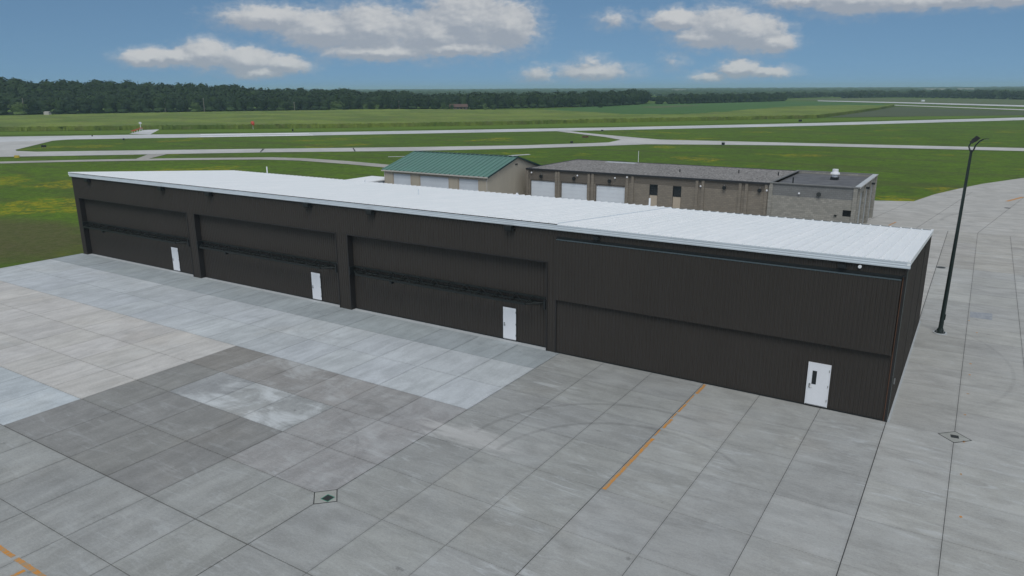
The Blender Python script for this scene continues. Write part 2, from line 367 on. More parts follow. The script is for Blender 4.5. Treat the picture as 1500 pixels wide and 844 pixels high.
# ------------------------------------------------------------------ mesh helpers
class MB:
    def __init__(s): s.v = []; s.f = []
    def quad(s, a, b, c, d):
        n = len(s.v); s.v += [tuple(a), tuple(b), tuple(c), tuple(d)]; s.f.append((n, n + 1, n + 2, n + 3)); return s
    def poly(s, pts):
        n = len(s.v); s.v += [tuple(p) for p in pts]; s.f.append(tuple(range(n, n + len(pts)))); return s
    def box(s, x0, y0, z0, x1, y1, z1):
        n = len(s.v)
        s.v += [(x0, y0, z0), (x1, y0, z0), (x1, y1, z0), (x0, y1, z0), (x0, y0, z1), (x1, y0, z1), (x1, y1, z1), (x0, y1, z1)]
        s.f += [tuple(n + i for i in q) for q in ((3, 2, 1, 0), (4, 5, 6, 7), (0, 1, 5, 4), (1, 2, 6, 5), (2, 3, 7, 6), (3, 0, 4, 7))]; return s
    def cbox(s, x0, y0, z0, x1, y1, z1, c=.01):
        """box with a chamfered top edge"""
        n = len(s.v)
        s.v += [(x0, y0, z0), (x1, y0, z0), (x1, y1, z0), (x0, y1, z0), (x0, y0, z1 - c), (x1, y0, z1 - c), (x1, y1, z1 - c), (x0, y1, z1 - c),
                (x0 + c, y0 + c, z1), (x1 - c, y0 + c, z1), (x1 - c, y1 - c, z1), (x0 + c, y1 - c, z1)]
        for i in range(4):
            j = (i + 1) % 4
            s.f += [(n + i, n + j, n + 4 + j, n + 4 + i), (n + 4 + i, n + 4 + j, n + 8 + j, n + 8 + i)]
        s.f.append((n + 8, n + 9, n + 10, n + 11)); return s
    def tube(s, a, b, r, r2=None, n=8, cap=True):
        a = Vector(a); b = Vector(b); d = (b - a).normalized(); r2 = r if r2 is None else r2
        u = d.orthogonal().normalized(); w = d.cross(u); k0 = len(s.v)
        for p, q in ((a, r), (b, r2)):
            for i in range(n):
                t = 2 * math.pi * i / n; s.v.append(tuple(p + q * (math.cos(t) * u + math.sin(t) * w)))
        for i in range(n):
            j = (i + 1) % n; s.f.append((k0 + i, k0 + j, k0 + n + j, k0 + n + i))
        if cap: s.f += [tuple(k0 + i for i in reversed(range(n))), tuple(k0 + n + i for i in range(n))]
        return s
    def path(s, pts, r, r2=None, n=8):
        r2 = r if r2 is None else r2; m = len(pts) - 1
        for i in range(m): s.tube(pts[i], pts[i + 1], r + (r2 - r) * i / m, r + (r2 - r) * (i + 1) / m, n)
        return s
    def dome(s, c, r, sz=1., n=10, m=5):
        c = Vector(c); k0 = len(s.v)
        for j in range(m + 1):
            t = math.pi * j / m
            for i in range(n):
                p = 2 * math.pi * i / n; s.v.append((c.x + r * math.sin(t) * math.cos(p), c.y + r * math.sin(t) * math.sin(p), c.z + r * sz * math.cos(t)))
        for j in range(m):
            for i in range(n):
                q = (i + 1) % n; s.f.append((k0 + j * n + i, k0 + (j + 1) * n + i, k0 + (j + 1) * n + q, k0 + j * n + q))
        return s
    def extrude_x(s, prof, x0, x1):
        """profile [(y,z)...] swept along x, closed, capped"""
        n = len(s.v); m = len(prof)
        s.v += [(x0, y, z) for y, z in prof] + [(x1, y, z) for y, z in prof]
        for i in range(m):
            j = (i + 1) % m; s.f.append((n + i, n + j, n + m + j, n + m + i))
        s.f += [tuple(n + i for i in reversed(range(m))), tuple(n + m + i for i in range(m))]; return s
    def mesh(s, name, m):
        me = bpy.data.meshes.new(name); me.from_pydata(s.v, [], s.f)
        if m is not None: me.materials.append(M[m] if isinstance(m, str) else m)
        me.validate(); me.update(); return me
    def build(s, name, m, parent=None, **kw):
        return link(name, s.mesh(name, m), parent, **kw)
def link(name, me, parent=None, loc=None, **props):
    o = bpy.data.objects.new(name, me); COL.objects.link(o)
    if parent is not None: o.parent = parent
    if loc is not None: o.location = loc
    for a_, v_ in props.items(): o[a_] = v_
    return o
def thing(name, label, cat, loc=(0, 0, 0), rz=0., group=None):
    o = bpy.data.objects.new(name, None); COL.objects.link(o)
    o.location = loc; o.rotation_euler[2] = rz; o['label'] = label; o['category'] = cat
    if group: o['group'] = group
    return o
def tag(o, label, cat, group=None):
    o['label'] = label; o['category'] = cat
    if group: o['group'] = group
    return o
def copy_tree(o, parent=None):
    c_ = o.copy(); COL.objects.link(c_)
    if parent is not None: c_.parent = parent
    for ch in list(o.children): copy_tree(ch, c_)
    return c_
def structure(name, polys, z, m):
    b = MB()
    for p in polys: b.poly([(x, y, z) for x, y in p])
    return b.build(name, m, kind='structure')
def band(up, low): return [[up[i], low[i], low[i + 1], up[i + 1]] for i in range(min(len(up), len(low)) - 1)]
def ccw(p):
    a_ = sum(p[i][0] * p[(i + 1) % len(p)][1] - p[(i + 1) % len(p)][0] * p[i][1] for i in range(len(p)))
    return p if a_ > 0 else p[::-1]

def ribbed(b, x0, x1, z0, z1, y, pitch=.205, h=.028, axis='x', out=-1):
    """vertical ribbed steel siding between x0 and x1; out = side the ribs stand out on"""
    n = max(1, round((x1 - x0) / pitch)); w = (x1 - x0) / n; pr = []
    for i in range(n):
        q = x0 + i * w
        pr += [(q, 0), (q + w * .56, 0), (q + w * .66, h), (q + w * .90, h)]
    pr.append((x1, 0)); k0 = len(b.v)
    for q, d in pr:
        for zt in (z0, z1):
            z = zt(q) if callable(zt) else zt
            b.v.append((q, y + out * d, z) if axis == 'x' else (y + out * d, q, z))
    for i in range(len(pr) - 1):
        b.f.append((k0 + 2 * i, k0 + 2 * i + 2, k0 + 2 * i + 3, k0 + 2 * i + 1))
    return b

# ------------------------------------------------------------------ ground, fields, runways
GZ = -.045
b = MB(); RG = 9000
b.quad((-RG, -RG, GZ), (RG, -RG, GZ), (RG, RG, GZ), (-RG, RG, GZ)); b.build('ground', 'grass', kind='structure')

run_up = [(-304.9, 46.8), (-278.3, 83.6), (-249.4, 111.8), (-204.7, 151.5), (-123.0, 235.7), (-60.6, 311.2), (16.0, 418.4), (121.1, 571.0)]
run_lo = [(-270.6, 37.3), (-249.3, 71.1), (-241.5, 89.2), (-190.8, 138.8), (-114.7, 217.8), (-56.0, 286.3), (15.1, 383.0), (110.0, 513.0)]
structure('runway', band(run_up, run_lo), .02, 'runway')
tx_up = [(-235.2, 27.5), (-205.9, 52.3), (-200.1, 59.1), (-155.6, 95.2), (-127.5, 116.8), (-105.5, 136.5), (-92.8, 152.5), (-88.8, 158.7), (-90.3, 170.6)]
tx_lo = [(-218.4, 22.8), (-192.4, 46.4), (-175.6, 61.2), (-146.5, 87.5), (-119.5, 107.3), (-99.5, 126.9), (-89.0, 140.3), (-82.6, 148.7), (-76.9, 157.0)]
structure('taxiway', band(tx_up, tx_lo), .016, 'taxi')
tr_up = [(-90.3, 170.6), (-92.9, 183.5), (-80.5, 177.0), (-63.7, 179.5), (-43.9, 182.3), (-20.2, 186.3), (10.2, 191.1), (49.9, 199.1)]
tr_lo = [(-76.9, 157.0), (-74.8, 158.2), (-69.7, 160.4), (-63.6, 163.2), (-41.6, 171.9), (-19.0, 175.4), (9.9, 180.4), (47.7, 187.5)]
structure('taxiway', band(tr_up, tr_lo), .024, 'taxi')
structure('taxiway', band([(-129.4, 201.2), (-119.3, 194.2), (-100.1, 180.2), (-90.2, 170.3)], [(-125.2, 204.4), (-118.5, 198.8), (-105.0, 190.5), (-92.7, 183.6)]), .030, 'taxi')
structure('taxiway', [ccw([(-274.0, 38.2), (-258.8, 64.1), (-254.5, 73.3), (-242.9, 89.9), (-241.1, 82.7), (-212.2, 58.9), (-207.8, 57.2), (-198.9, 58.9), (-202.5, 50.8), (-230.1, 26.1)])], .012, 'taxi')
structure('perimeter_road', band([(-205.8, 19.3), (-179.3, 40.8), (-169.7, 50.4), (-153.7, 64.6), (-135.3, 78.1), (-126.4, 80.3), (-113.7, 80.2), (-101.4, 78.9), (-91.6, 76.5)],
                                 [(-200.1, 17.7), (-174.5, 38.7), (-165.3, 48.2), (-149.4, 61.8), (-133.6, 72.9), (-123.6, 75.7), (-109.9, 75.4), (-98.4, 74.2), (-89.4, 71.9)]), .012, 'drive')
structure('perimeter_road', [ccw([(-167.7, 68.0), (-164.4, 70.9), (-155.5, 59.8), (-157.4, 58.4)])], .008, 'drive')
structure('runway_marking', band([(-228.9, 125.5), (-215.3, 137.7), (-201.3, 149.7)], [(-225.5, 123.4), (-212.3, 135.2), (-198.6, 147.5)]) +
          band([(-218.9, 118.5), (-206.2, 130.3), (-191.6, 142.6)], [(-216.2, 116.8), (-203.4, 128.1), (-189.2, 140.5)]), .032, 'markwhite')
structure('taxiway_marking', [ccw([(-157.1, 93.3), (-156.6, 93.6), (-149.1, 86.3), (-149.3, 86.1)]), ccw([(-138.6, 107.3), (-138.3, 107.5), (-130.1, 99.8), (-130.4, 99.6)])], .024, 'seal')
structure('light_pad', [ccw([(-254.7, 115.2), (-275.1, 133.4), (-273.8, 139.1), (-245.0, 117.1)]), ccw([(-91.4, 108.2), (-88.7, 114.6), (-87.3, 113.3), (-90.2, 106.9)]), ccw([(-113.2, 92.8), (-110.1, 95.9), (-109.4, 95.0), (-112.5, 92.0)])], .006, 'runway')
structure('runway_far', band([(-170.3, 902.0), (-76.9, 820.5), (23.5, 711.4), (99.5, 639.8)], [(-161.7, 855.9), (-71.8, 766.5), (22.1, 656.0), (91.6, 583.2)]), .2, 'runway')
structure('taxiway_far', band([(-69.0, 692.3), (20.2, 579.3), (80.9, 507.3)], [(-66.3, 665.4), (19.5, 552.9), (77.4, 481.9)]), .15, 'taxi')
structure('bean_field', [ccw([(-294.7, 670.3), (-199.7, 861.6), (-160.1, 847.2), (-87.0, 745.4), (-63.6, 643.2), (-106.9, 452.1), (-181.3, 361.3), (-274.2, 424.2)])], .06, 'soy')
structure('pale_strip', [ccw([(-242.8, 540.2), (-229.6, 625.4), (-212.9, 613.4), (-216.0, 510.1)])], .10, 'pasture')
structure('crop_plot', [ccw([(-68.1, 378.2), (-66.1, 454.9), (-61.3, 619.8), (18.9, 531.7), (38.2, 508.5), (16.9, 452.0)])], .05, 'plot')
structure('pasture', [ccw([(-222.6, 962.8), (-181.4, 1165.8), (32.5, 1062.0), (147.1, 979.2), (102.5, 661.0), (24.1, 733.7), (-170.3, 902.0)])], .07, 'pasture')
structure('verge', [ccw([(-343.5, 57.4), (-312.6, 98.5), (-217.2, 180.8), (-141.3, 275.1), (-69.9, 361.2), (-34.4, 404.8), (17.5, 475.1), (16.4, 434.1), (-63.2, 325.2), (-127.6, 245.6), (-211.6, 157.8), (-290.5, 88.9), (-323.1, 51.8)])], .004, 'strip')

# corn: a real standing crop with ragged top and cut edge
def inside(p, poly):
    x, y = p; r = False; n = len(poly)
    for i in range(n):
        x1, y1 = poly[i]; x2, y2 = poly[(i + 1) % n]
        if (y1 > y) != (y2 > y) and x < (x2 - x1) * (y - y1) / (y2 - y1) + x1: r = not r
    return r
corn_near = [(-346.3, 63.9), (-316.4, 100.1), (-272.0, 139.1), (-218.0, 181.6), (-179.6, 222.4), (-141.3, 275.1), (-105.9, 322.3), (-71.1, 367.4), (-65.9, 440.9), (-62.2, 532.8), (-62.4, 631.3)]
corn_far = [(-65.5, 599.9), (-95.3, 606.0), (-118.9, 571.0), (-127.5, 502.1), (-129.8, 413.7), (-136.3, 349.5), (-158.5, 337.9), (-202.8, 369.1), (-249.3, 400.4), (-288.5, 377.1), (-355.6, 357.2), (-398.1, 298.4), (-440.5, 229.8), (-470.7, 167.2), (-509.6, 117.8)]
poly_c = ccw(corn_near + corn_far)
random.seed(3)
b = MB(); st = 3.0; idx = {}
x0, x1 = min(p[0] for p in poly_c), max(p[0] for p in poly_c); y0, y1 = min(p[1] for p in poly_c), max(p[1] for p in poly_c)
for j in range(int((y1 - y0) / st) + 2):
    for i in range(int((x1 - x0) / st) + 2):
        p = (x0 + i * st, y0 + j * st)
        if inside(p, poly_c):
            sw = noise.noise(Vector((p[0] * .012, p[1] * .012, 0))) * .7
            idx[i, j] = len(b.v); b.v.append((p[0] + random.uniform(-.8, .8), p[1] + random.uniform(-.8, .8), 1.5 + sw * .3 + random.uniform(-.14, .14)))
for (i, j), v in list(idx.items()):
    q = [idx.get((i + 1, j)), idx.get((i + 1, j + 1)), idx.get((i, j + 1))]
    if None not in q: b.f.append((v, *q))
# the cut edge: overlapping upright leaves of stalks
def edge_stalks(line, h):
    for i in range(len(line) - 1):
        A = Vector((*line[i], 0)); B = Vector((*line[i + 1], 0)); L = (B - A).length; n = int(L / .6) + 1
        for q in range(n):
            p = A.lerp(B, (q + random.random()) / n); d = (B - A).normalized(); nn = Vector((-d.y, d.x, 0))
            p += nn * random.uniform(-.8, 2.5); w = random.uniform(.25, .5); hh = h * random.uniform(.85, 1.12); sk = nn * random.uniform(-.5, .5)
            b.quad(p - d * w, p + d * w, p + d * w * .5 + sk + Vector((0, 0, hh)), p - d * w * .6 + sk + Vector((0, 0, hh)))
edge_stalks(corn_near, 1.55)
for i in range(len(corn_near) - 1):
    A = Vector((*corn_near[i], 0)); B = Vector((*corn_near[i + 1], 0)); d = (B - A).normalized(); nn = Vector((-d.y, d.x, 0)) * 1.6; n = int((B - A).length / 1.5) + 1; prev = None
    for q in range(n + 1):
        p = A.lerp(B, q / n) + nn * random.uniform(.15, .45); h_ = Vector((0, 0, random.uniform(1.3, 1.65)))
        if prev: b.quad(prev[0], p, p + h_, prev[1]); b.quad(prev[1], p + h_, p + h_ + nn * 2.2, prev[1] + nn * 2.2)
        prev = (p, p + h_)
b.build('corn_crop', 'corn', kind='stuff')

# ------------------------------------------------------------------ apron of concrete slabs
apron = bpy.data.objects.new('apron', None); COL.objects.link(apron); apron['kind'] = 'structure'
PX = 2.87
ys_low = [-31.2, -28.1, -25.05, -21.95, -18.4, -15.5, -12.35, -9.15, -6.0, -2.85, 0.0]
ys_hi = [0, 3.05, 6.1, 9.15, 12.2, 15.25, 18.3, 21.4, 24.45, 27.5, 30.5, 33.4, 36.2, 39.3, 42.4, 45.5, 48.6, 51.8, 55.0]
xs_lo = [-68.9] + [-PX * i for i in range(23, 0, -1)] + [0.0]
xs_hi = [0, 2.72, 5.6, 8.45]
mesh_cache = {}
def slab_mesh(w, h, g0, g1, g2, g3):
    key = (round(w, 2), round(h, 2), g0, g1, g2, g3)
    if key not in mesh_cache:
        mesh_cache[key] = MB().cbox(g0, g2, -.15, w - g1, h - g3, 0, .006).mesh('slab', 'concrete')
    return mesh_cache[key]
A_ = (.462, .497, .522); CR = (.485, .478, .462); LB = (.44, .485, .515); MG = (.305, .315, .308); DK = (.240, .244, .238)
WM = (.31, .325, .33); RT = (.315, .322, .315); FR = (.34, .38, .40); MB_ = (.29, .287, .28)
def zone(x, y):
    """colour and bloom of the slab centred at x, y: several poured lots, and a darker row along the hangar"""
    if y > 0: return (*((.370, .375, .362) if y < 36 else (.37, .362, .338)), .97)
    if x > 0: return (*(.352, .358, .344), .85)
    if x < -17.3 and y > -2.85: return (*FR, 1.0)  # darker slab row along the hangar front
    if x < -17.3 and y > -9.1: return (*A_, .96)
    if x < -34.3 and y > -21.9: return (*CR, .93) if y > -18.4 else (*LB, .90)
    if x < -31.4 and y > -21.9: return (*DK, 1.0) if y < -12.3 else (.245, .240, .228, .98)
    if x < -22.9 and -15.5 < y < -9.1: return (*WM, .05) if y < -12.3 else (*MB_, .60)
    if x < -22.9 and -21.9 < y: return (*DK, 1.0)
    if x < -17.2 and y > -18.4: return (.292, .292, .292, .72)
    if x < -8.6: return (*MG, .88)
    return (*(.325, .333, .325), .85)
random.seed(11)
far = MB()
def gap(v, main): return .016 if v in main else .0085
XM = {round(-PX * 3, 2), 0.0, round(-PX * 6, 2)}; YM = {-21.95, 36.2, 55.0}
def vis(x, y):     # bottom edge of the view
    return (y > -28.2 if x < -14 else y > -28.2 if x < -8 else y > -25.2 if x < 0 else y > -18.6)
for xs, ys in ((xs_lo, ys_low), (xs_hi, ys_low + ys_hi[1:])):
    for i in range(len(xs) - 1):
        for j in range(len(ys) - 1):
            xa, xb, ya, yb = xs[i], xs[i + 1], ys[j], ys[j + 1]
            gw = .0045 if xb < -17 else 0
            g = (gap(round(xa, 2), XM), gap(round(xb, 2), XM), gap(ya, YM), gap(yb, YM))
            cx_, cy_ = (xa + xb) / 2, (ya + yb) / 2
            col_ = zone(cx_, cy_); f_ = random.uniform(.965, 1.035)
            if vis(cx_, yb):
                o = link('slab', slab_mesh(xb - xa, yb - ya, *[q + gw for q in g]), apron, (xa, ya, random.uniform(-.002, .002)))
                o.color = (col_[0] * f_, col_[1] * f_, col_[2] * f_ * random.uniform(.985, 1.01), col_[3])
            else: far.cbox(xa + .01, ya + .01, -.15, xb - .01, yb - .01, 0, .006)
for i in range(7):
    for j in range(28): far.cbox(8.46 + i * 2.85, -31 + j * 3.1, -.15, 8.44 + (i + 1) * 2.85, -31 + (j + 1) * 3.1 - .02, 0, .006)
o = far.build('slab', 'concrete', apron, kind='stuff'); o.color = (.33, .33, .315, 1)
# large slabs of the taxiway mouth behind, joints set askew
bk = [(-47, 18.2), (-.02, 18.2), (-.02, 55.02), (28.4, 55.02), (28.4, 170), (16, 130)] + [(8.3, 116.0), (2.6, 103.5), (-0.0, 96.0), (-3.1, 86.0), (-5.0, 77.0), (-9.2, 75.2)] + [(-47, 75.4)]
s_ = MB(); s_.poly([(x, y, -.002) for x, y in ccw(bk)]); o = s_.build('taxiway_mouth', 'concrete', kind='structure'); o.color = (.39, .385, .365, 1)
s_ = MB()
def jline(p, q, w=.035, z=.003):
    p = Vector((*p, z)); q = Vector((*q, z)); d = (q - p).normalized(); n = Vector((-d.y, d.x, 0)) * w / 2
    s_.quad(p - n, q - n, q + n, p + n)
for p, q in (((-9, 60.5), (8, 59.5)), ((-3, 55.1), (1.5, 92)), ((2.7, 55.1), (9, 98)), ((8.4, 55.1), (15, 90)), ((-9, 66), (12, 68)), ((-5.2, 75), (18, 79)), ((-3, 86), (20, 90)), ((-8.6, 55.1), (-5.4, 76))):
    jline(p, q)
s_.build('expansion_joint', 'seal', kind='structure')
j_ = MB(); j_.quad((-68.9, -40, -.035), (28.4, -40, -.035), (28.4, 55, -.035), (-68.9, 55, -.035)); j_.build('joint_bed', 'bed', kind='structure')
# bright recess floors in front of the folding doors
# paint
def strip(b, pts, w, z=.004, rag=0):
    n = len(pts)
    for i in range(n - 1):
        p = Vector((*pts[i], z)); q = Vector((*pts[i + 1], z)); d = (q - p).normalized(); m = Vector((-d.y, d.x, 0)) * w / 2
        a1, a2, a3, a4 = (random.uniform(1 - rag, 1) for _ in range(4))
        b.quad(p - m * a1, q - m * a2, q + m * a3, p + m * a4)
b = MB(); y = -12.3
segs = [(-12.3, -7.3, .17), (-7.0, -6.3, .07), (-6.1, -5.0, .16), (-4.9, -4.2, .08), (-4.1, -3.0, .12), (-2.9, -1.7, .07), (-1.5, -.12, .17)]
for ya, yb, w in segs:
    n = max(2, int((yb - ya) / .22))
    strip(b, [(-8.60 + w / 2 + .03 + random.uniform(-.008, .008), ya + (yb - ya) * i / n) for i in range(n + 1)], w, .005, .25)
b.build('painted_line', 'orange', kind='structure')
b = MB()
for xa, xb in ((-31, -23.25), (-23.05, -18.2)):
    n = int((xb - xa) / .25); strip(b, [(xa + (xb - xa) * i / n, -26.55 + random.uniform(-.01, .01)) for i in range(n + 1)], .19, .005, .3)
strip(b, [(-22.15, -26.7), (-22.2, -27.4), (-22.25, -28.4)], .16, .005, .2)
b.build('painted_line', 'orange', kind='structure')
b = MB()
for q in ((3.1, 10.6), (3.3, 17.1), (3.1, 8.7), (3.1, 5.7), (3.05, 2.8), (3.1, -.4), (3.1, -3.7), (2.8, 19.7), (3.2, -7.2)):
    b.poly([(q[0] + random.uniform(.03, .08) * math.cos(t), q[1] + random.uniform(.05, .11) * math.sin(t), .005) for t in [i * math.pi / 4 for i in range(8)]])
strip(b, [(-5.75, 55.4), (-5.3, 58.2)], .2, .006, .2); strip(b, [(5.6, 83.3), (7.6, 89.2)], .5, .006, .2)
b.build('painted_mark', 'orange', kind='structure')
def bluep(k, b_):
    n = k.noise(wpos(k), 3, 5, .6); k.put(b_.inputs['Base Color'], k.mix(k.smooth(n, .35, .65), (.24, .26, .285), (.31, .33, .35)))
M['bluepatch'] = mat('blue_grey_repair', rough=.85, build=bluep)
structure('repair_patch', [[(2.82, 20.6), (4.1, 20.62), (4.1, 22.35), (2.80, 22.1)]], .004, 'bluepatch')

# drains
def drain(cx_, cy_, r, gx, gy, gr, gang, green, label):
    t = thing('storm_drain', label, 'drain', (cx_, cy_, 0))
    P4 = lambda q: [(q, 0), (0, q * (1.0)), (-q, 0), (0, -q)]
    b = MB(); o_ = P4(r); i_ = P4(r - .05)
    for a in range(4):
        c = (a + 1) % 4; b.quad((*o_[a], .007), (*o_[c], .007), (*i_[c], .007), (*i_[a], .007))
        b.quad((*o_[a], -.02), (*o_[c], -.02), (*o_[c], .007), (*o_[a], .007))
    b.build('joint_frame', 'seal', t)
    c_ = MB().poly([(x, y, .005) for x, y in i_]).build('collar', 'concrete', t); c_.color = (.31, .32, .30, 1)
    ca, sa = math.cos(gang), math.sin(gang)
    rot = lambda x, y: (gx + x * ca - y * sa, gy + x * sa + y * ca)
    g = MB()
    for q in range(5):
        xx = -gr + 2 * gr * (q + .1) / 5; a1 = rot(xx, -gr * .85); a2 = rot(xx + gr * .28, -gr * .85); a3 = rot(xx + gr * .28, gr * .85); a4 = rot(xx, gr * .85)
        g.quad((*a1, .014), (*a2, .014), (*a3, .014), (*a4, .014))
    g.build('grate', 'grate', t)
    e = MB(); q = gr * 1.12; e.poly([(*rot(-q, -q), .008), (*rot(q, -q), .008), (*rot(q, q), .008), (*rot(-q, q), .008)]); e.build('grate_pit', 'seal', t)
    if green:
        e = MB(); q0, q1 = gr * 1.12, gr * 1.35
        L0 = [rot(-q0, -q0), rot(q0, -q0), rot(q0, q0), rot(-q0, q0)]; L1 = [rot(-q1, -q1), rot(q1, -q1), rot(q1, q1), rot(-q1, q1)]
        for a in range(4):
            c = (a + 1) % 4; e.quad((*L1[a], .008), (*L1[c], .008), (*L0[c], .008), (*L0[a], .008))
        e.build('green_edge', 'tgreen', t)
drain(-17.2, -18.4, .62, .14, -.02, .145, 0, True, 'diamond drain inlet with green edged grate on the grey apron in front of the hangar')
drain(2.74, -.12, .66, 0, .05, .14, .12, False, 'diamond drain inlet with dark grate right of the hangar corner')
for (x, y, l) in ((.35, 35.7, 'small round iron cover near the hangar\'s far right corner'), (5.6, 76.6, 'small round iron cover far out on the curved taxiway')):
    t = MB().tube((0, 0, -.05), (0, 0, .012), .36, n=14).build('manhole_cover', 'grate', loc=(x, y, 0)); tag(t, l, 'manhole cover')

# ------------------------------------------------------------------ hangar
L_, D_, HF, HB = 68.67, 17.66, 7.58, 6.10
RZ = lambda y: HF - (HF - HB) * y / D_
H = thing('hangar', 'long dark bronze metal hangar with white roof and four big folding doors', 'hangar')
bays = [(-67.9, -51.75, 5.36), (-50.72, -34.95, 5.33), (-33.80, -18.12, 5.34)]
DY = .42
b = MB()
ribbed(b, -68.67, 0, 6.93, 7.5, 0); ribbed(b, -68.67, -17.5, 5.36, 6.93, 0)
cols = [(-68.67, -67.9), (-51.75, -50.72), (-34.95, -33.80), (-18.12, -17.5)]
for xa, xb in cols: ribbed(b, xa, xb, 0, 5.36, 0, .2)
b.build('front_wall', 'bronze', H)
b = MB()   # returns and soffits of the recesses
for xa, xb, zt in bays:
    b.box(xa - .06, .004, 0.002, xa, DY - .01, zt); b.box(xb, .004, 0.002, xb + .06, DY - .01, zt); b.box(xa, .004, 5.362, xb, DY - .01, 5.42)
    b.box(xa - .07, -.045, 5.33, xb + .07, -.001, 5.40)
for xa, xb, zt in bays:
    b.box(xa - .07, -.042, 0, xa + .002, -.003, 5.33); b.box(xb - .002, -.042, 0, xb + .07, -.003, 5.33)
b.box(-17.52, -.05, 0, -17.44, .3, 6.93)
b.build('opening_trim', 'bronze2', H)
b = MB(); ribbed(b, 0, D_, 0, lambda q: RZ(q) - .02, 0, .205, .028, 'y', 1); b.build('side_wall', 'bronze', H)
b = MB(); ribbed(b, 0, D_, 0, lambda q: RZ(q) - .02, -L_, .205, .028, 'y', -1); b.build('side_wall', 'bronze', H)
b = MB(); ribbed(b, -L_, 0, 0, HB - .04, D_, .205, .028, 'x', 1); b.build('back_wall', 'bronze', H)
b = MB(); b.box(-.03, -.035, .0, .035, .035, 7.3); b.build('corner_trim', 'bronze2', H)
b = MB().box(.012, -.042, .05, .03, -.036, 7.25); b.build('corner_edge', 'edgegrey', H)
# side wall seams
for yy in (5.9, 11.8):
    MB().box(.030, yy, 0, .045, yy + .06, RZ(yy) - .1).build('panel_seam', 'bronze2', H)
MB().box(.045, -.02, 0, .13, D_, .09).build('base_curb', 'sill', H)
# folding doors, bays one to three
for bi, (xa, xb, zt) in enumerate(bays):
    for z0_, z1_, nm in ((.05, 2.78, 'door_leaf'), (2.84, zt + .02, 'door_leaf')):
        b = MB(); ribbed(b, xa + .01, xb - .01, z0_, z1_, DY, .205, .028)
        b.build(nm, 'bronze', H)
    MB().box(xa, DY + .03, 2.775, xb, DY + .06, 2.845).build('hinge_strip', 'black', H)
    MB().box(xa + .01, DY - .045, .012, xb - .01, DY + .01, .07).build('bottom_seal', 'black', H)
    MB().box(xa, -.03, -.02, xb, DY + .3, .006).build('sill', 'sill', H)
    b = MB(); w_ = xb - xa
    yb_, yf_, zb_ = DY - .10, DY - .98, 2.83
    b.box(xa + .05, yb_ - .05, zb_ + .22, xb - .05, yb_ + .05, zb_ + .32)
    b.box(xa + .05, yb_ - .05, zb_ - .10, xb - .05, yb_ + .05, zb_ - .02)
    b.box(xa + 1.1, yf_ - .06, zb_ - .06, xb - 1.1, yf_ + .06, zb_ + .07)
    for sx_, ex in ((xa + .1, xa + 1.15), (xb - .1, xb - 1.15)): b.tube((sx_, yb_, zb_), (ex, yf_, zb_), .055, n=6)
    n = 11
    for i in range(n + 1):
        q = xa + 1.1 + (w_ - 2.2) * i / n
        b.tube((q, yb_, zb_ + .26), (q, yf_, zb_ + .02), .035, n=5); b.tube((q, yb_, zb_ - .06), (q, yf_, zb_ - .0), .03, n=5)
        if i < n:
            q2 = xa + 1.1 + (w_ - 2.2) * (i + (.9 if i % 2 else .9)) / n
            b.tube((q, yb_, zb_ + .26), (q2, yf_, zb_ + .03), .028, n=5)
    t = b.build('door_truss', 'truss', H)
    for q in (xa + .02, xb - .14): MB().box(q, -.12, zb_ - .28, q + .12, DY - .03, zb_ + .30).build('end_plate', 'black', t)
    q = xa + 4.3; MB().box(q - .1, yf_ - .12, zb_ - .20, q + .1, yf_ + .16, zb_ - .05).build('bracket', 'black', t)
# folding door of bay four, upper leaf standing proud
xa, xb = -17.44, -.14
b = MB(); ribbed(b, xa, xb, .06, 3.36, .02, .205, .028); b.build('door_leaf', 'bronze', H)
b = MB(); ribbed(b, xa + .02, xb - .03, 3.27, 6.76, -.20, .205, .030)
for q in (xa + .02, xb - .03): b.quad((q, -.20, 3.27), (q, .0, 3.27), (q, .0, 6.76), (q, -.20, 6.76))
b.quad((xa + .02, -.20, 3.27), (xb - .03, -.20, 3.27), (xb - .03, .02, 3.27), (xa + .02, .02, 3.27))
u = b.build('door_leaf', 'bronze', H)
MB().box(xa + .02, -.235, 6.762, xb - .03, -.06, 6.788).build('top_rail', 'rail', u)  # pale blue colour paints the highlight along the leaf's top edge
MB().box(xa, -.045, 6.80, xb, .03, 6.925).build('gap_shadow_strip', 'black', H)  # solid black strip painted as the shade in the gap under the header
MB().box(xa, -.03, .008, xb, .03, .058).build('bottom_seal', 'black', H)
MB().box(-.135, -.07, .02, -.10, -.002, 6.9).build('door_track', 'rust', H)
MB().box(-.095, -.05, 0, -.032, .0, 6.92).build('jamb', 'bronze2', H)
MB().box(-.16, -.20, 6.93, -.02, -.03, 6.99).build('track_head', 'black', H)
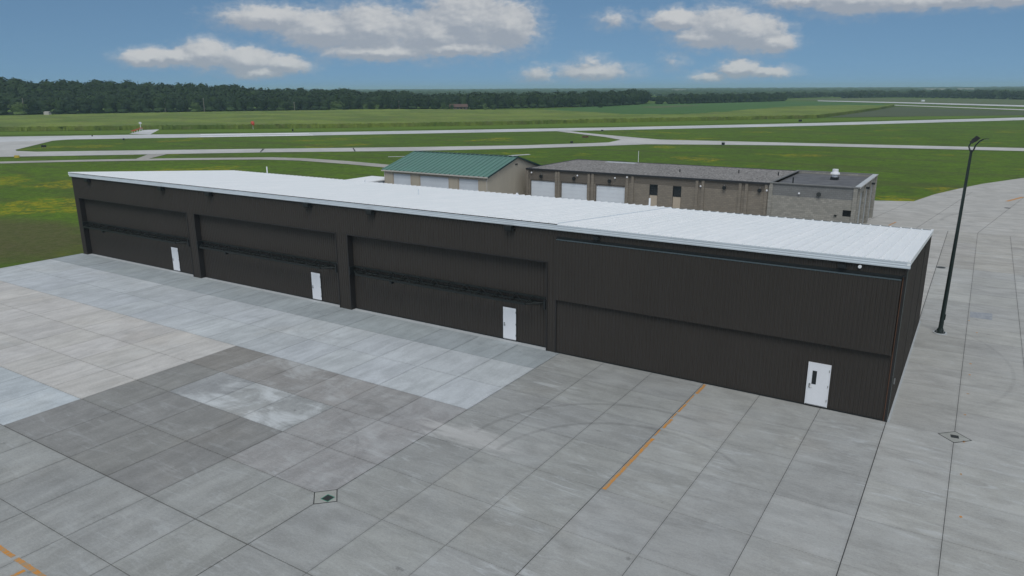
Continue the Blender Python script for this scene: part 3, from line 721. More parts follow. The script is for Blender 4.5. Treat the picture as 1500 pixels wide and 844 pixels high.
# entry doors
def entry(x, z, y, w, h, win, lab):
    d = MB().box(x, y - .055, z, x + w, y - .012, z + h).build('entry_door', 'white', H); d['label'] = lab
    b = MB(); f = .05
    for q in ((x - f, y - .06, z - .03, x - .004, y - .005, z + h + f), (x + w + .004, y - .06, z - .03, x + w + f, y - .005, z + h + f), (x - .004, y - .06, z + h + .004, x + w + .004, y - .005, z + h + f)): b.box(*q)
    b.build('door_frame', 'white' if win else 'bronze2', d)
    MB().box(x + .04, y - .085, z - .035, x + w - .02, y - .01, z - .004).build('threshold', 'chrome', d)
    b = MB(); b.box(x + .055, y - .075, z + h * .40, x + .13, y - .056, z + h * .51); b.tube((x + .09, y - .11, z + h * .44), (x + .21, y - .11, z + h * .43), .014, n=6); b.tube((x + .09, y - .056, z + h * .44), (x + .09, y - .11, z + h * .44), .014, n=6)
    b.build('door_handle', 'chrome', d)
    for q in (.12, .47, .85): MB().box(x + w - .025, y - .075, z + h * q, x + w + .012, y - .056, z + h * q + .11).build('hinge', 'chrome', d)
    if win:
        MB().box(x + .17, y - .063, z + h * .50, x + .37, y - .057, z + h * .83).build('door_window', 'glass', d)
entry(-55.05, .10, DY, .92, 1.98, False, 'white door of the far left bay'); entry(-38.10, .10, DY, .92, 1.99, False, 'white door of the second bay')
entry(-21.38, .10, DY, .93, 2.0, False, 'white door of the third bay'); entry(-3.55, .13, -.012, .92, 2.07, True, 'white door with a narrow window')
# roof
seam = -17.45
def panel_mesh(w, n_):
    b = MB(); rb = .07; prof = [(0, 0), (.035, rb), (.065, rb), (.10, 0), (w * .40, 0), (w * .43, .010), (w * .46, 0), (w * .7, 0), (w * .73, .010), (w * .76, 0), (w, 0)]
    y0_, y1_ = -.06, D_ + .10; k0 = len(b.v)
    for q, h in prof:
        b.v.append((q, y0_, RZ(y0_) + h)); b.v.append((q, y1_, RZ(y1_) + h))
    for i in range(len(prof) - 1): b.f.append((k0 + 2 * i, k0 + 2 * i + 2, k0 + 2 * i + 3, k0 + 2 * i + 1))
    i = len(b.v); b.v += [(0, y1_, RZ(y1_)), (.035, y1_, RZ(y1_) + rb), (.065, y1_, RZ(y1_) + rb), (.10, y1_, RZ(y1_)), (0, y0_, RZ(y0_)), (.035, y0_, RZ(y0_) + rb), (.065, y0_, RZ(y0_) + rb), (.10, y0_, RZ(y0_))]
    b.f += [(i + 3, i + 2, i + 1, i), (i + 4, i + 5, i + 6, i + 7)]
    return b.mesh('roof_panel', 'roof')
n1 = 86; w1 = (seam + L_ + .05) / n1; n2 = 29; w2 = (-.02 - seam) / n2
m1 = panel_mesh(w1, 0); m2 = panel_mesh(w2, 0)
for i in range(n1): link('roof_panel', m1, H, (-L_ - .05 + i * w1, 0, .045))
for i in range(n2): link('roof_panel', m2, H, (seam + i * w2, 0, 0))
b = MB(); ra, rb_ = seam - .03, seam + .05
b.poly([(ra, -.06, RZ(-.06) + .10), (rb_, -.06, RZ(-.06) + .10), (rb_, D_ + .1, RZ(D_ + .1) + .10), (ra, D_ + .1, RZ(D_ + .1) + .10)])
b.poly([(rb_, -.06, RZ(-.06)), (rb_, D_ + .1, RZ(D_ + .1)), (rb_, D_ + .1, RZ(D_ + .1) + .10), (rb_, -.06, RZ(-.06) + .10)])
b.build('roof_joint_cover', 'fascia', H)
gp = [(-.06, 7.30), (-.16, 7.30), (-.175, 7.36), (-.165, 7.40), (-.185, 7.46), (-.175, 7.50), (-.195, 7.56), (-.20, 7.605), (-.17, 7.605), (-.165, 7.57), (-.06, 7.57)]
MB().extrude_x(gp, -L_ - .06, .10).build('gutter', 'fascia', H)
for xx0, xx1 in ((-.04, .085), (-L_ - .09, -L_ - .04)):
    b = MB(); y0_, y1_ = -.19, D_ + .14; z0_, z1_ = RZ(y0_), RZ(y1_)
    n = len(b.v)
    dz0, dz1 = -.16, .075 if xx0 > -1 else .11
    b.v += [(xx0, y0_, z0_ + dz0), (xx1, y0_, z0_ + dz0), (xx1, y1_, z1_ + dz0), (xx0, y1_, z1_ + dz0), (xx0, y0_, z0_ + dz1), (xx1, y0_, z0_ + dz1), (xx1, y1_, z1_ + dz1), (xx0, y1_, z1_ + dz1)]
    b.f += [tuple(n + i for i in q) for q in ((3, 2, 1, 0), (4, 5, 6, 7), (0, 1, 5, 4), (1, 2, 6, 5), (2, 3, 7, 6), (3, 0, 4, 7))]
    b.build('rake_trim', 'roof', H)
gb = [(D_ + .10, HB - .12), (D_ + .24, HB - .12), (D_ + .26, HB + .0), (D_ + .22, HB + .0), (D_ + .10, HB - .04)]
MB().extrude_x(gb, -L_ - .06, .08).build('rear_gutter', 'rail', H)
# roof pipes
for x, y, h, r in ((-62.2, 16.9, .85, .06), (-18.7, 16.6, .72, .07), (-30.4, 16.4, .3, .09), (-48.0, 16.8, .35, .07), (-34.8, 8.9, .55, .03), (-11.2, 16.9, .12, .05)):
    if r == .05: continue
    p = MB().tube((x, y, RZ(y) - .02), (x, y, RZ(y) + h), r, n=10).build('vent_pipe', 'white' if r > .04 else 'fascia', H)
    MB().tube((x, y, RZ(y) + .0), (x, y, RZ(y) + .12), r * 2.2, r * 1.1, n=10).build('pipe_boot', 'fascia', p)
# wall lamps under the eave
for x in (-65.72, -54.55, -48.30, -37.36, -31.43, -20.58, -14.99, -2.63):
    s1 = 1.25 if x < -15.5 else .75
    lp = MB().box(x - .20 * s1, -.25 * s1 - .03, 7.02, x + .20 * s1, -.03, 7.02 + .22 * s1).build('wall_lamp', 'black', H)
    MB().box(x + .2 * s1, -.18 * s1 - .03, 6.99, x + .28 * s1, -.03, 7.10).build('photocell', 'black', lp)
    MB().box(x - .15 * s1, -.22 * s1 - .03, 6.985, x + .12 * s1, -.06, 7.015).build('lamp_lens', 'glass', lp)
c_ = MB().tube((-1.89, -.03, 7.16), (-1.89, -.16, 7.16), .075, n=12).build('security_camera', 'white', H)
MB().box(.05, .35, 1.75, .10, .50, 2.0).build('switch_box', 'chrome', H)

# ------------------------------------------------------------------ lamp post
T = thing('lamp_post', 'tall dark green lamp post with two heads standing right of the hangar', 'lamp post', (1.32, 15.8, 0))
T.rotation_euler = (0, R(.75), 0)
TH = 11.35
MB().tube((0, 0, .05), (0, 0, TH), .135, .07, n=14).build('pole', 'polegreen', T)
bp = MB().tube((0, 0, -.05), (0, 0, .05), .40, n=18); bp.build('base_ring', 'sill', T)
bp = MB().tube((0, 0, .045), (0, 0, .10), .30, n=16); bp.tube((0, 0, .10), (0, 0, .34), .24, .15, n=14)
bb = bp.build('base_plate', 'polegreen', T)
for i in range(4):
    t_ = math.pi / 4 + i * math.pi / 2; MB().tube((.25 * math.cos(t_), .25 * math.sin(t_), .1), (.25 * math.cos(t_), .25 * math.sin(t_), .19), .025, n=6).build('anchor_bolt', 'chrome', bb)
MB().box(.11, -.08, .9, .17, .08, 1.25).build('hand_hole', 'polegreen', T)
def head(pts, tip_dir, up_dir, s):
    arm = MB().path(pts, .045, .04, 8).build('lamp_arm', 'polegreen', T)
    c0 = Vector(pts[-1]); d = Vector(tip_dir).normalized(); u_ = Vector(up_dir); u_ = (u_ - d * u_.dot(d)).normalized(); w = d.cross(u_)
    b = MB()
    def cell(a0, a1, hw, h0, h1, bb=b):
        P_ = []
        for a in (a0, a1):
            for q, h in ((-hw, h0), (hw, h0), (hw, h1), (-hw, h1)): P_.append(tuple(c0 + d * a * s + w * q * s + u_ * h * s))
        n = len(bb.v); bb.v += P_; bb.f += [tuple(n + i for i in q) for q in ((0, 1, 2, 3), (7, 6, 5, 4), (0, 4, 5, 1), (1, 5, 6, 2), (2, 6, 7, 3), (3, 7, 4, 0))]
    cell(0, .30, .15, -.05, .07); cell(.28, .85, .24, -.035, .035)
    for i in range(5): cell(.34 + i * .1, .37 + i * .1, .20, .035, .07)
    h = b.build('lamp_head', 'black', T)
    l = MB(); cell(.36, .80, .19, -.05, -.036, l); l.build('lamp_lens', 'lens', h)
rt = Vector((.843, -.537, 0))       # rightwards as seen from the apron
top = Vector((0, 0, TH))
A1 = [top + Vector((0, 0, -.12)), top + rt * -.10 + Vector((0, 0, -.02)), top + rt * -.20 + Vector((0, .0, .20)), top + rt * -.17 + Vector((.05, .05, .40))]
head(A1, rt * .30 + Vector((.15, .40, .42)), (-.25, -.75, .65), .60)
A2 = [top + Vector((0, 0, -.15)), top + rt * .12 + Vector((0, 0, .0)), top + rt * .20 + Vector((0, 0, .30)), top + rt * .38 + Vector((0, 0, .52)), top + rt * .58 + Vector((0, 0, .66))]
head(A2, rt * .95 + Vector((-.05, -.12, .12)), (-.2, .2, 1), .36)

# ------------------------------------------------------------------ green-roofed metal garage
GX0, GX1, GY0, GY1, GE, GR_ = -66.1, -49.2, 39.5, 53.1, 4.5, 6.37
gm = (GY0 + GY1) / 2; gs = (GR_ - GE) / (gm - GY0)
B = thing('metal_garage', 'tan metal garage with green ribbed gable roof and three white doors', 'garage')
doors = [(-64.57, -61.5, 4.03), (-59.95, -55.2, 4.0), (-53.63, -50.57, 4.0)]
b = MB(); xs_ = [GX0] + [v for d in doors for v in d[:2]] + [GX1]
for i in range(0, len(xs_), 2): ribbed(b, xs_[i], xs_[i + 1], 0, 4.05, GY0, .3, .03)
ribbed(b, GX0, GX1, 4.05, GE - .05, GY0, .3, .03); ribbed(b, GX0, GX1, 0, GE - .05, GY1, .3, .03, 'x', 1)
for xx, o_ in ((GX0, -1), (GX1, 1)): ribbed(b, GY0, GY1, 0, lambda q: GR_ - .06 - abs(q - gm) * gs, xx, .3, .03, 'y', o_)
b.build('wall', 'tan', B)
for xa, xb, zt in doors:
    d = MB()
    for q in range(7): d.box(xa, GY0 + .10, q * zt / 7 + .015, xb, GY0 + .16, (q + 1) * zt / 7)
    d.box(xa, GY0 + .125, 0, xb, GY0 + .155, zt)
    o = d.build('overhead_door', 'gdoor', B)
    f = MB(); f.box(xa - .10, GY0 - .04, 0, xa, GY0 + .14, zt + .10); f.box(xb, GY0 - .04, 0, xb + .10, GY0 + .14, zt + .10); f.box(xa, GY0 - .04, zt + .004, xb, GY0 + .14, zt + .10)
    f.build('door_frame', 'panel', o)
def slope_panel(w, sgn):
    b = MB(); prof = [(0, 0), (.05, .11), (.13, .11), (.18, 0), (w, 0)]; ov = .25
    y0_ = GY0 - ov if sgn < 0 else GY1 + ov; z0_ = GE - ov * gs; k0 = 0
    for q, h in prof:
        b.v.append((q, y0_, z0_ + h)); b.v.append((q, gm, GR_ + h))
    for i in range(len(prof) - 1): b.f.append((2 * i, 2 * i + 2, 2 * i + 3, 2 * i + 1) if sgn < 0 else (2 * i + 1, 2 * i + 3, 2 * i + 2, 2 * i))
    return b.mesh('roof_panel', 'green')
n = 23; w = (GX1 - GX0 + .5) / n
for sg in (-1, 1):
    me = slope_panel(w, sg)
    for i in range(n): link('roof_panel', me, B, (GX0 - .25 + i * w, 0, 0))
b = MB(); b.poly([(GX0 - .25, gm - .22, GR_ + .03), (GX1 + .25, gm - .22, GR_ + .03), (GX1 + .25, gm, GR_ + .11), (GX0 - .25, gm, GR_ + .11)])
b.poly([(GX0 - .25, gm, GR_ + .11), (GX1 + .25, gm, GR_ + .11), (GX1 + .25, gm + .22, GR_ + .03), (GX0 - .25, gm + .22, GR_ + .03)]); b.build('ridge_cap', 'greentrim', B)
b = MB()
for xx in (GX0 - .28, GX1 + .22):
    for sg, ye in ((-1, GY0 - .28), (1, GY1 + .28)):
        P_ = [(ye, GE - .28 * gs), (gm, GR_)]; n = len(b.v)
        b.v += [(xx, P_[0][0], P_[0][1] - .14), (xx + .06, P_[0][0], P_[0][1] - .14), (xx + .06, P_[1][0], P_[1][1] - .14), (xx, P_[1][0], P_[1][1] - .14),
                (xx, P_[0][0], P_[0][1] + .06), (xx + .06, P_[0][0], P_[0][1] + .06), (xx + .06, P_[1][0], P_[1][1] + .06), (xx, P_[1][0], P_[1][1] + .06)]
        b.f += [tuple(n + i for i in q) for q in ((3, 2, 1, 0), (4, 5, 6, 7), (0, 1, 5, 4), (1, 2, 6, 5), (2, 3, 7, 6), (3, 0, 4, 7))]
b.build('rake_trim', 'greentrim', B)
MB().box(GX0 - .25, GY0 - .36, GE - .22, GX1 + .25, GY0 - .24, GE - .07).build('gutter', 'tantrim', B)
b = MB(); [b.box(xx, GY0 - .06, 0, xx + .12, GY0 - .035, GE - .1) for xx in (GX0, GX1 - .12)]; b.build('corner_trim', 'tantrim', B)
MB().box(GX1 + .03, gm - .35, 5.35, GX1 + .12, gm + .1, 5.5).build('gable_lamp', 'black', B)
MB().box(GX0 + .6, GY0 - .12, 1.7, GX0 + .8, GY0 - .04, 1.9).build('wall_lamp', 'black', B)

# low white shed beside it
t = thing('low_shed', 'low white flat roofed shed left of the green roofed garage', 'shed')
b = MB(); ribbed(b, -70.3, -66.3, 0, 2.95, 36.4, .3, .02); ribbed(b, 36.4, 41.5, 0, 2.95, -70.3, .3, .02, 'y', -1); ribbed(b, 36.4, 41.5, 0, 2.95, -66.3, .3, .02, 'y', 1); ribbed(b, -70.3, -66.3, 0, 2.95, 41.5, .3, .02, 'x', 1)
b.build('wall', 'fascia', t)
MB().cbox(-70.5, 36.2, 2.95, -66.15, 41.7, 3.12, .04).build('roof', 'roof', t)
MB().box(-70.45, 36.17, 2.78, -66.2, 36.23, 2.95).build('fascia', 'gdoor', t)

# ------------------------------------------------------------------ block building
KX0, KX1, KY0, KY1, KH = -47.7, -8.2, 46.5, 60.6, 4.95
KS = -16.95
K = thing('block_building', 'flat roofed brown and grey block building with three pale overhead doors and gravel roof', 'building')
gd = [(-47.25, -43.5, 3.53), (-42.75, -39.0, 3.50), (-37.85, -33.9, 3.48)]
wins = [(-30.75, -29.72), (-27.87, -26.84)]
def wall_x(b, y, x0, x1, z0, z1, th=.3): b.box(x0, y, z0, x1, y + th, z1)
b = MB(); segs = [KX0, -47.25, -43.5, -42.75, -39.0, -37.85, -33.9, -30.75, -29.72, -27.87, -26.84, KS]
for i in range(0, len(segs), 2): wall_x(b, KY0, segs[i], segs[i + 1], 0, 3.53)
wall_x(b, KY0, -33.9, -30.75, 3.53, 3.95); wall_x(b, KY0, -29.72, -27.87, 3.53, 3.95); wall_x(b, KY0, -26.84, KS, 3.53, 3.95)
b.box(KX0, KY0 + .3, 0, KX0 + .3, KY1, KH - .15); b.box(KX0, KY1 - .3, 0, KS, KY1, KH - .15)
b.build('wall', 'block', K)
b = MB(); wall_x(b, KY0 + .002, KX0, -33.9, 3.532, KH - .15); wall_x(b, KY0 + .002, -33.9, KS, 3.952, KH - .15); b.build('wall_band', 'blockdark', K)
for x in (-47.62, -43.35, -42.98, -38.72, -38.2, -33.6, -32.9, -25.0, -24.3, -20.1, -19.4, -17.3):
    MB().box(x - .16, KY0 - .13, 0, x + .16, KY0 - .001, KH - .16).build('pilaster', 'block', K)
# grey end block
b = MB(); wall_x(b, KY0 + .003, KS, -9.42, 0, 3.7); wall_x(b, KY0 + .003, -9.42, -8.5, 0, 2.0); wall_x(b, KY0 + .003, -9.42, -8.5, 2.65, 3.7); b.box(-8.5, KY0 + .003, 0, KX1, KY0 + .303, 3.7)
b.box(KS, KY1 - .3, 0, KX1, KY1, KH + .02)
for ya, yb in ((KY0 + .3, KY0 + 1.2), (KY0 + 4.6, KY0 + 5.2), (KY0 + 8.9, KY0 + 9.5), (KY0 + 13.2, KY1 - .3)): b.box(KX1 - .3, ya, 0, KX1, yb, 4.2)
b.box(KX1 - .3, KY0 + .3, 4.2, KX1, KY1 - .3, KH + .02)
b.build('wall', 'blockgrey', K)
b = MB(); wall_x(b, KY0 + .004, KS, KX1 - .01, 3.702, KH + .02); b.build('wall_band', 'blockgreyd', K)
for x in (KS + .12, -8.4): MB().box(x - .2, KY0 - .10, 0, x + .2, KY0 + .001, KH + .0).build('pilaster', 'blockgrey', K)
for ya in (KY0 + .75, KY0 + 4.9, KY0 + 9.2, KY1 - .5): MB().box(KX1 + .001, ya - .35, 0, KX1 + .16, ya + .35, KH + .01).build('pilaster', 'blockgrey', K)
def odoor_y(ya, yb, zt):
    d = MB()
    for q in range(7): d.box(KX1 - .25, ya, q * zt / 7 + .012, KX1 - .17, yb, (q + 1) * zt / 7)
    return d.build('overhead_door', 'sill', K)
for ya in (KY0 + 1.2, KY0 + 5.2, KY0 + 9.5): odoor_y(ya, ya + 3.45, 4.2)
for xa, xb, zt in gd:
    d = MB()
    for q in range(7): d.box(xa, KY0 + .15, q * zt / 7 + .015, xb, KY0 + .22, (q + 1) * zt / 7)
    d.box(xa, KY0 + .18, 0, xb, KY0 + .215, zt)
    o = d.build('overhead_door', 'gdoor', K)
    f = MB(); f.box(xa, KY0 - .01, 0, xa + .10, KY0 + .14, zt); f.box(xa + .10, KY0 + .05, zt - .10, xb - .1, KY0 + .14, zt); f.build('door_frame', 'blockdark', o)
for i, (xa, xb) in enumerate(wins):
    f = MB(); zz0, zz1 = 2.70, 3.95
    for q in ((xa, zz0, xa + .06, zz1), (xb - .06, zz0, xb, zz1), (xa + .06, zz1 - .06, xb - .06, zz1), (xa + .06, zz0, xb - .06, zz0 + .06)): f.box(q[0], KY0 + .02, q[1], q[2], KY0 + .12, q[3])
    if i == 0: f.box(xa + .06, KY0 + .02, 3.26, xb - .06, KY0 + .12, 3.32)
    w_ = f.build('window', 'black', K)
    MB().box(xa + .05, KY0 + .09, zz0 + .05, xb - .05, KY0 + .11, zz1 - .05).build('pane', 'glass', w_)
    MB().box(xa + .05, KY0 + .05, 1.2, xb - .05, KY0 + .12, zz0 - .003).build('infill_panel', 'panel', w_)
    MB().box(xa - .03, KY0 - .06, 1.08, xb + .03, KY0 + .14, 1.198).build('window_sill', 'black', w_)
v = MB(); v.box(-9.42, KY0 + .12, 2.0, -8.5, KY0 + .16, 2.65)
for q in range(6): v.box(-9.42, KY0 + .02, 2.03 + q * .105, -8.5, KY0 + .12, 2.06 + q * .105)
v.build('louvre_vent', 'black', K)
MB().box(KX0 - .12, KY0 - .20, KH - .15, KS, KY0 + .18, KH + .04).build('fascia', 'fascia_black', K)
b = MB(); b.box(KX0 - .12, KY0 + .18, KH - .15, KX0 + .1, KY1 + .1, KH + .04); b.box(KX0 + .1, KY1 - .1, KH - .15, KS, KY1 + .12, KH + .04); b.build('fascia', 'fascia_black', K)
MB().box(KX0 + .1, KY0 + .18, KH - .10, KS - .15, KY1 - .1, KH + .0).build('gravel_roof', 'gravel', K)
MB().box(-42.4, 58.7, KH, -38.0, 59.8, KH + .05).build('roof_patch', 'sill', K)
MB().box(KS + .1, KY0 + .3, KH - .35, KX1 - .3, KY1 - .3, KH - .22).build('membrane_roof', 'membrane', K)
b = MB(); cz = KH + .02
b.box(KS - .15, KY0 - .14, cz, KX1 + .18, KY0 + .32, cz + .10); b.box(KS - .15, KY0 + .32, cz, KS + .15, KY1 + .1, cz + .10); b.box(KS + .15, KY1 - .3, cz, KX1 + .18, KY1 + .1, cz + .10)
b.build('parapet_cap', 'blockgreyd', K)
MB().box(KX1 - .34, KY0 + .32, cz, KX1 + .19, KY1 - .3, cz + .11).build('parapet_cap', 'sill', K)
MB().box(KX1 + .17, KY0 - .15, cz + .0, KX1 + .20, KY1 + .11, cz + .09).build('cap_edge', 'tantrim', K)
# rooftop fan
f = MB(); f.box(-12.3, 54.9, KH - .25, -11.5, 55.7, KH + .10); fo = f.build('roof_fan', 'black', K)
MB().tube((-11.9, 55.3, KH + .1), (-11.9, 55.3, KH + .45), .30, n=14).build('fan_neck', 'white', fo)
MB().tube((-11.9, 55.3, KH + .42), (-11.9, 55.3, KH + .62), .52, .46, n=16).build('fan_skirt', 'white', fo)
MB().tube((-11.9, 55.3, KH + .62), (-11.9, 55.3, KH + .98), .34, .32, n=14).build('fan_cap', 'white', fo)
for x, y, h in ((-29.1, 52, .35), (-22.6, 54.5, .4), (-17.9, 54.2, .4), (-15.0, 48.4, .55)):
    MB().tube((x, y, KH - .25), (x, y, KH + h), .07, n=8).build('vent_pipe', 'black', K)
for x, z in ((-45.51, 4.05), (-40.75, 4.05), (-35.88, 4.02), (-21.83, 4.15), (-17.95, 4.12)):
    lm = MB().tube((x, KY0 - .30, z), (x, KY0 - .0, z), .22, .17, n=12).build('wall_lamp', 'black', K)
    MB().tube((x, KY0 - .2, z + .2), (x, KY0 - .02, z + .36), .03, n=6).build('lamp_arm', 'chrome', lm)
for x, z in ((-46.95, 4.44), (-40.29, 4.44), (-35.17, 4.44), (-33.6, 4.62), (-24.55, 4.14), (-17.2, 4.16), (-13.86, 4.08)):
    MB().dome((x, KY0 - .16, z), .11, 1, 8, 6).build('security_camera', 'white', K)
MB().tube((-11.88, KY0 - .22, 4.12), (-11.88, KY0 + .02, 4.12), .24, .18, n=12).build('round_lamp', 'grate', K)
MB().box(-10.2, KY0 - .12, 1.95, -9.95, KY0 + .01, 2.1).build('tap_box', 'black', K)
for y in (KY0 + 4.9, KY0 + 9.2): MB().box(KX1 + .16, y - .15, 4.4, KX1 + .5, y + .15, 4.6).build('wall_lamp', 'black', K)
for yy, ll in ((62.7, 'thin white antenna mast behind the gravel roof of the block building'),):
    MB().tube((-39.2, yy, 0), (-39.2, yy, 6.35), .06, .035, n=8).tube((-39.2, yy, 0), (-39.2, yy, .3), .15, n=8)
b = MB(); b.tube((0, 0, 0), (0, 0, 6.4), .06, .035, n=8); b.tube((0, 0, 0), (0, 0, .25), .16, n=8)
tag(b.build('antenna_mast', 'white', loc=(-38.9, 62.2, 0)), 'thin white antenna mast behind the gravel roof of the block building', 'mast')

# ------------------------------------------------------------------ airfield furniture
spots = [(-212.6, 66.2), (-185.9, 47.4), (-252.0, 100.7), (-224.7, 95.6), (-212.5, 152.4), (-95.7, 149.4), (-114.1, 207.3), (-57.1, 162.9), (-69.4, 318.0), (-104.6, 175.3)]
info = [('black', 1.9, .9, 'black airfield sign in the grass island left of the frame'), ('yellow', 1.6, .6, 'small yellow and dark airfield sign by the left end of the taxiway'),
        ('black', .5, .3, 'tiny edge light beside the runway near the small light pad'), ('black', .7, .5, 'small dark airfield box below the runway left'),
        ('black', .7, 1.4, 'dark upright airfield marker just beyond the striped part of the runway'), ('black', 1.2, .8, 'dark airfield sign at the inner edge of the middle grass island'),
        ('black', 1.3, .7, 'dark airfield sign just below the runway right of the connector'), ('black', 1.2, 1.0, 'white capped dark airfield box on the near side of the right taxiway'),
        ('black', 2.2, 1.4, 'grey equipment box on the verge beyond the runway'), ('rust', 3.0, .5, 'low red airfield sign in the tip of the middle grass island')]
for (x, y), (m, w, h, lab) in zip(spots, info):
    w *= .65; h *= .6
    t = thing('airfield_sign', lab, 'airfield sign', (x, y, GZ), R(32.5))
    MB().box(-w / 2, -.15, .25 if h > .4 else .05, w / 2, .15, .25 + h).build('panel', m, t)
    f = MB(); f.box(-w * .35, -.06, 0, -w * .35 + .12, .06, .25); f.box(w * .35 - .12, -.06, 0, w * .35, .06, .25); f.build('leg', 'chrome', t)
    if 'white capped' in lab: MB().box(-w / 2, -.16, .25 + h, w / 2, .16, .25 + h + .3).build('cap', 'lens', t)
pl = [(-256.0, 117.6), (-260.3, 121.1), (-265.7, 125.4), (-272.2, 130.4)]
nm = ['nearest', 'second', 'third', 'farthest']
for (x, y), q in zip(pl, nm):
    t = thing('approach_light', 'red topped approach light on legs, %s of four on the pale pad' % q, 'airfield light', (x, y, 0), R(32.5), 'approach lights on the pale pad')
    MB().box(-.6, -.3, .8, .6, .3, 1.05).build('housing', 'red', t)
    for sx_ in (-.45, .45): MB().tube((sx_, 0, 0), (sx_, 0, .9), .07, n=6).build('leg', 'white', t)
t = thing('wind_cone', 'orange red wind cone on a short mast before the corn edge', 'wind cone', (*[(-240.0, 156.8)][0], GZ))
MB().tube((0, 0, 0), (0, 0, 2.6), .08, n=8).build('mast', 'white', t)
c = MB().tube((0, 0, 2.5), (2.4 * .84, -2.4 * .54, 2.0), .75, .4, n=12).build('cone', 'red', t)
t = thing('control_mast', 'short white mast beside the pale light pad', 'mast', (*[(-276.0, 132.7)][0], 0)); 
MB().tube((0, 0, 0), (0, 0, 2.4), .12, n=8).build('pole', 'white', t); MB().box(-.4, -.3, 2.3, .4, .3, 3.0).build('box', 'white', t)
pp = [(-517.5, 202.6), (-506.0, 249.8), (-485.4, 279.2), (-470.3, 299.4), (-429.1, 345.4), (-385.1, 410.4)]
pt = None
pd = ['leftmost utility pole before the dark wood, leaning slightly', 'second utility pole from the left before the wood', 'third utility pole from the left before the wood',
      'fourth utility pole from the left before the wood', 'fifth utility pole from the left, before the wood above the long hangar roof', 'rightmost utility pole, near the two small round trees']
for i, (x, y) in enumerate(pp):
    if pt is None:
        pt = thing('utility_pole', pd[0], 'utility pole', (x, y, 0), R(-20), 'utility poles along the wood')
        MB().tube((0, 0, 0), (-.3, 0, 10.5), .32, .22, n=7).build('pole', 'wood', pt); MB().box(-1.5, -.1, 9.5, 1.1, .1, 9.75).build('crossarm', 'wood', pt)
        MB().tube((-1.3, 0, 9.75), (-1.3, 0, 10.05), .1, n=6).tube((.9, 0, 9.75), (.9, 0, 10.05), .1, n=6).build('insulator', 'lens', pt)
    else:
        t = copy_tree(pt); t.location = (x, y, 0); t['label'] = pd[i]; t.scale = (.8, .8, (.95, .8, .9, .6, .6)[i - 1])
farm_trees = []
# farmhouse among the trees
x, y = [(-330.9, 414.5)][0]
t = thing('farmhouse', 'low farmhouse with reddish brown roof among the trees at the edge of the field', 'house', (x, y, 0), R(38)); t.scale = (.8, .8, .8)
MB().box(-8, -4, 0, 8, 4, 2.8).build('wall', 'housewall', t)
b = MB(); b.quad((-8.6, -4.6, 2.7), (8.6, -4.6, 2.7), (8.2, 0, 5.2), (-8.2, 0, 5.2)); b.quad((8.6, 4.6, 2.7), (-8.6, 4.6, 2.7), (-8.2, 0, 5.2), (8.2, 0, 5.2))
b.poly([(8.0, -4, 2.8), (8.0, 4, 2.8), (8.0, 0, 5.1)]); b.poly([(-8.0, 4, 2.8), (-8.0, -4, 2.8), (-8.0, 0, 5.1)]); b.box(-8.6, -4.62, 2.5, 8.6, -4.5, 2.72); b.build('roof', 'houseroof', t)
MB().box(-7.4, -4.1, 0, -4.6, -4.02, 2.1).build('garage_door', 'panel', t)
for q in (-1.5, 1.5, 4.6):
    w_ = MB().box(q, -4.06, .9, q + 1.5, -4.01, 2.1).build('window', 'glass', t)
for (dx_, dy_, h_, w_2) in ((-9.5, -3, .62, .75), (-1.5, -7.5, .42, .42), (9, 4.5, .66, .8)):
    farm_trees.append((x + dx_ * .79 - dy_ * .2, y + dx_ * .6 + dy_, h_, w_2))
# small far buildings
for (px_, s1, lab) in (([(-60.4, 880.0)][0], (3.2, 2, 1.6), 'small white hut beside the far runway at right'), ([(-498.8, 207.2)][0], (3.4, 2.4, 2.3), 'grey low hut at the left edge of the cornfield'),
                       ([(-20.6, 2325.9)][0], (22, 10, 6), 'long white farm shed far off beyond the right tree line')):
    t = thing('distant_hut', lab, 'hut', (*px_, 0), R(28)); w, d, h = s1
    MB().box(-w / 2, -d / 2, 0, w / 2, d / 2, h * .7).build('wall', 'tantrim' if 'grey' in lab else 'white', t)
    b = MB(); b.quad((-w / 2 - .1, -d / 2 - .1, h * .7), (w / 2 + .1, -d / 2 - .1, h * .7), (w / 2 + .1, 0, h), (-w / 2 - .1, 0, h)); b.quad((w / 2 + .1, d / 2 + .1, h * .7), (-w / 2 - .1, d / 2 + .1, h * .7), (-w / 2 - .1, 0, h), (w / 2 + .1, 0, h)); b.build('roof', 'drive' if 'grey' in lab else 'fascia', t)

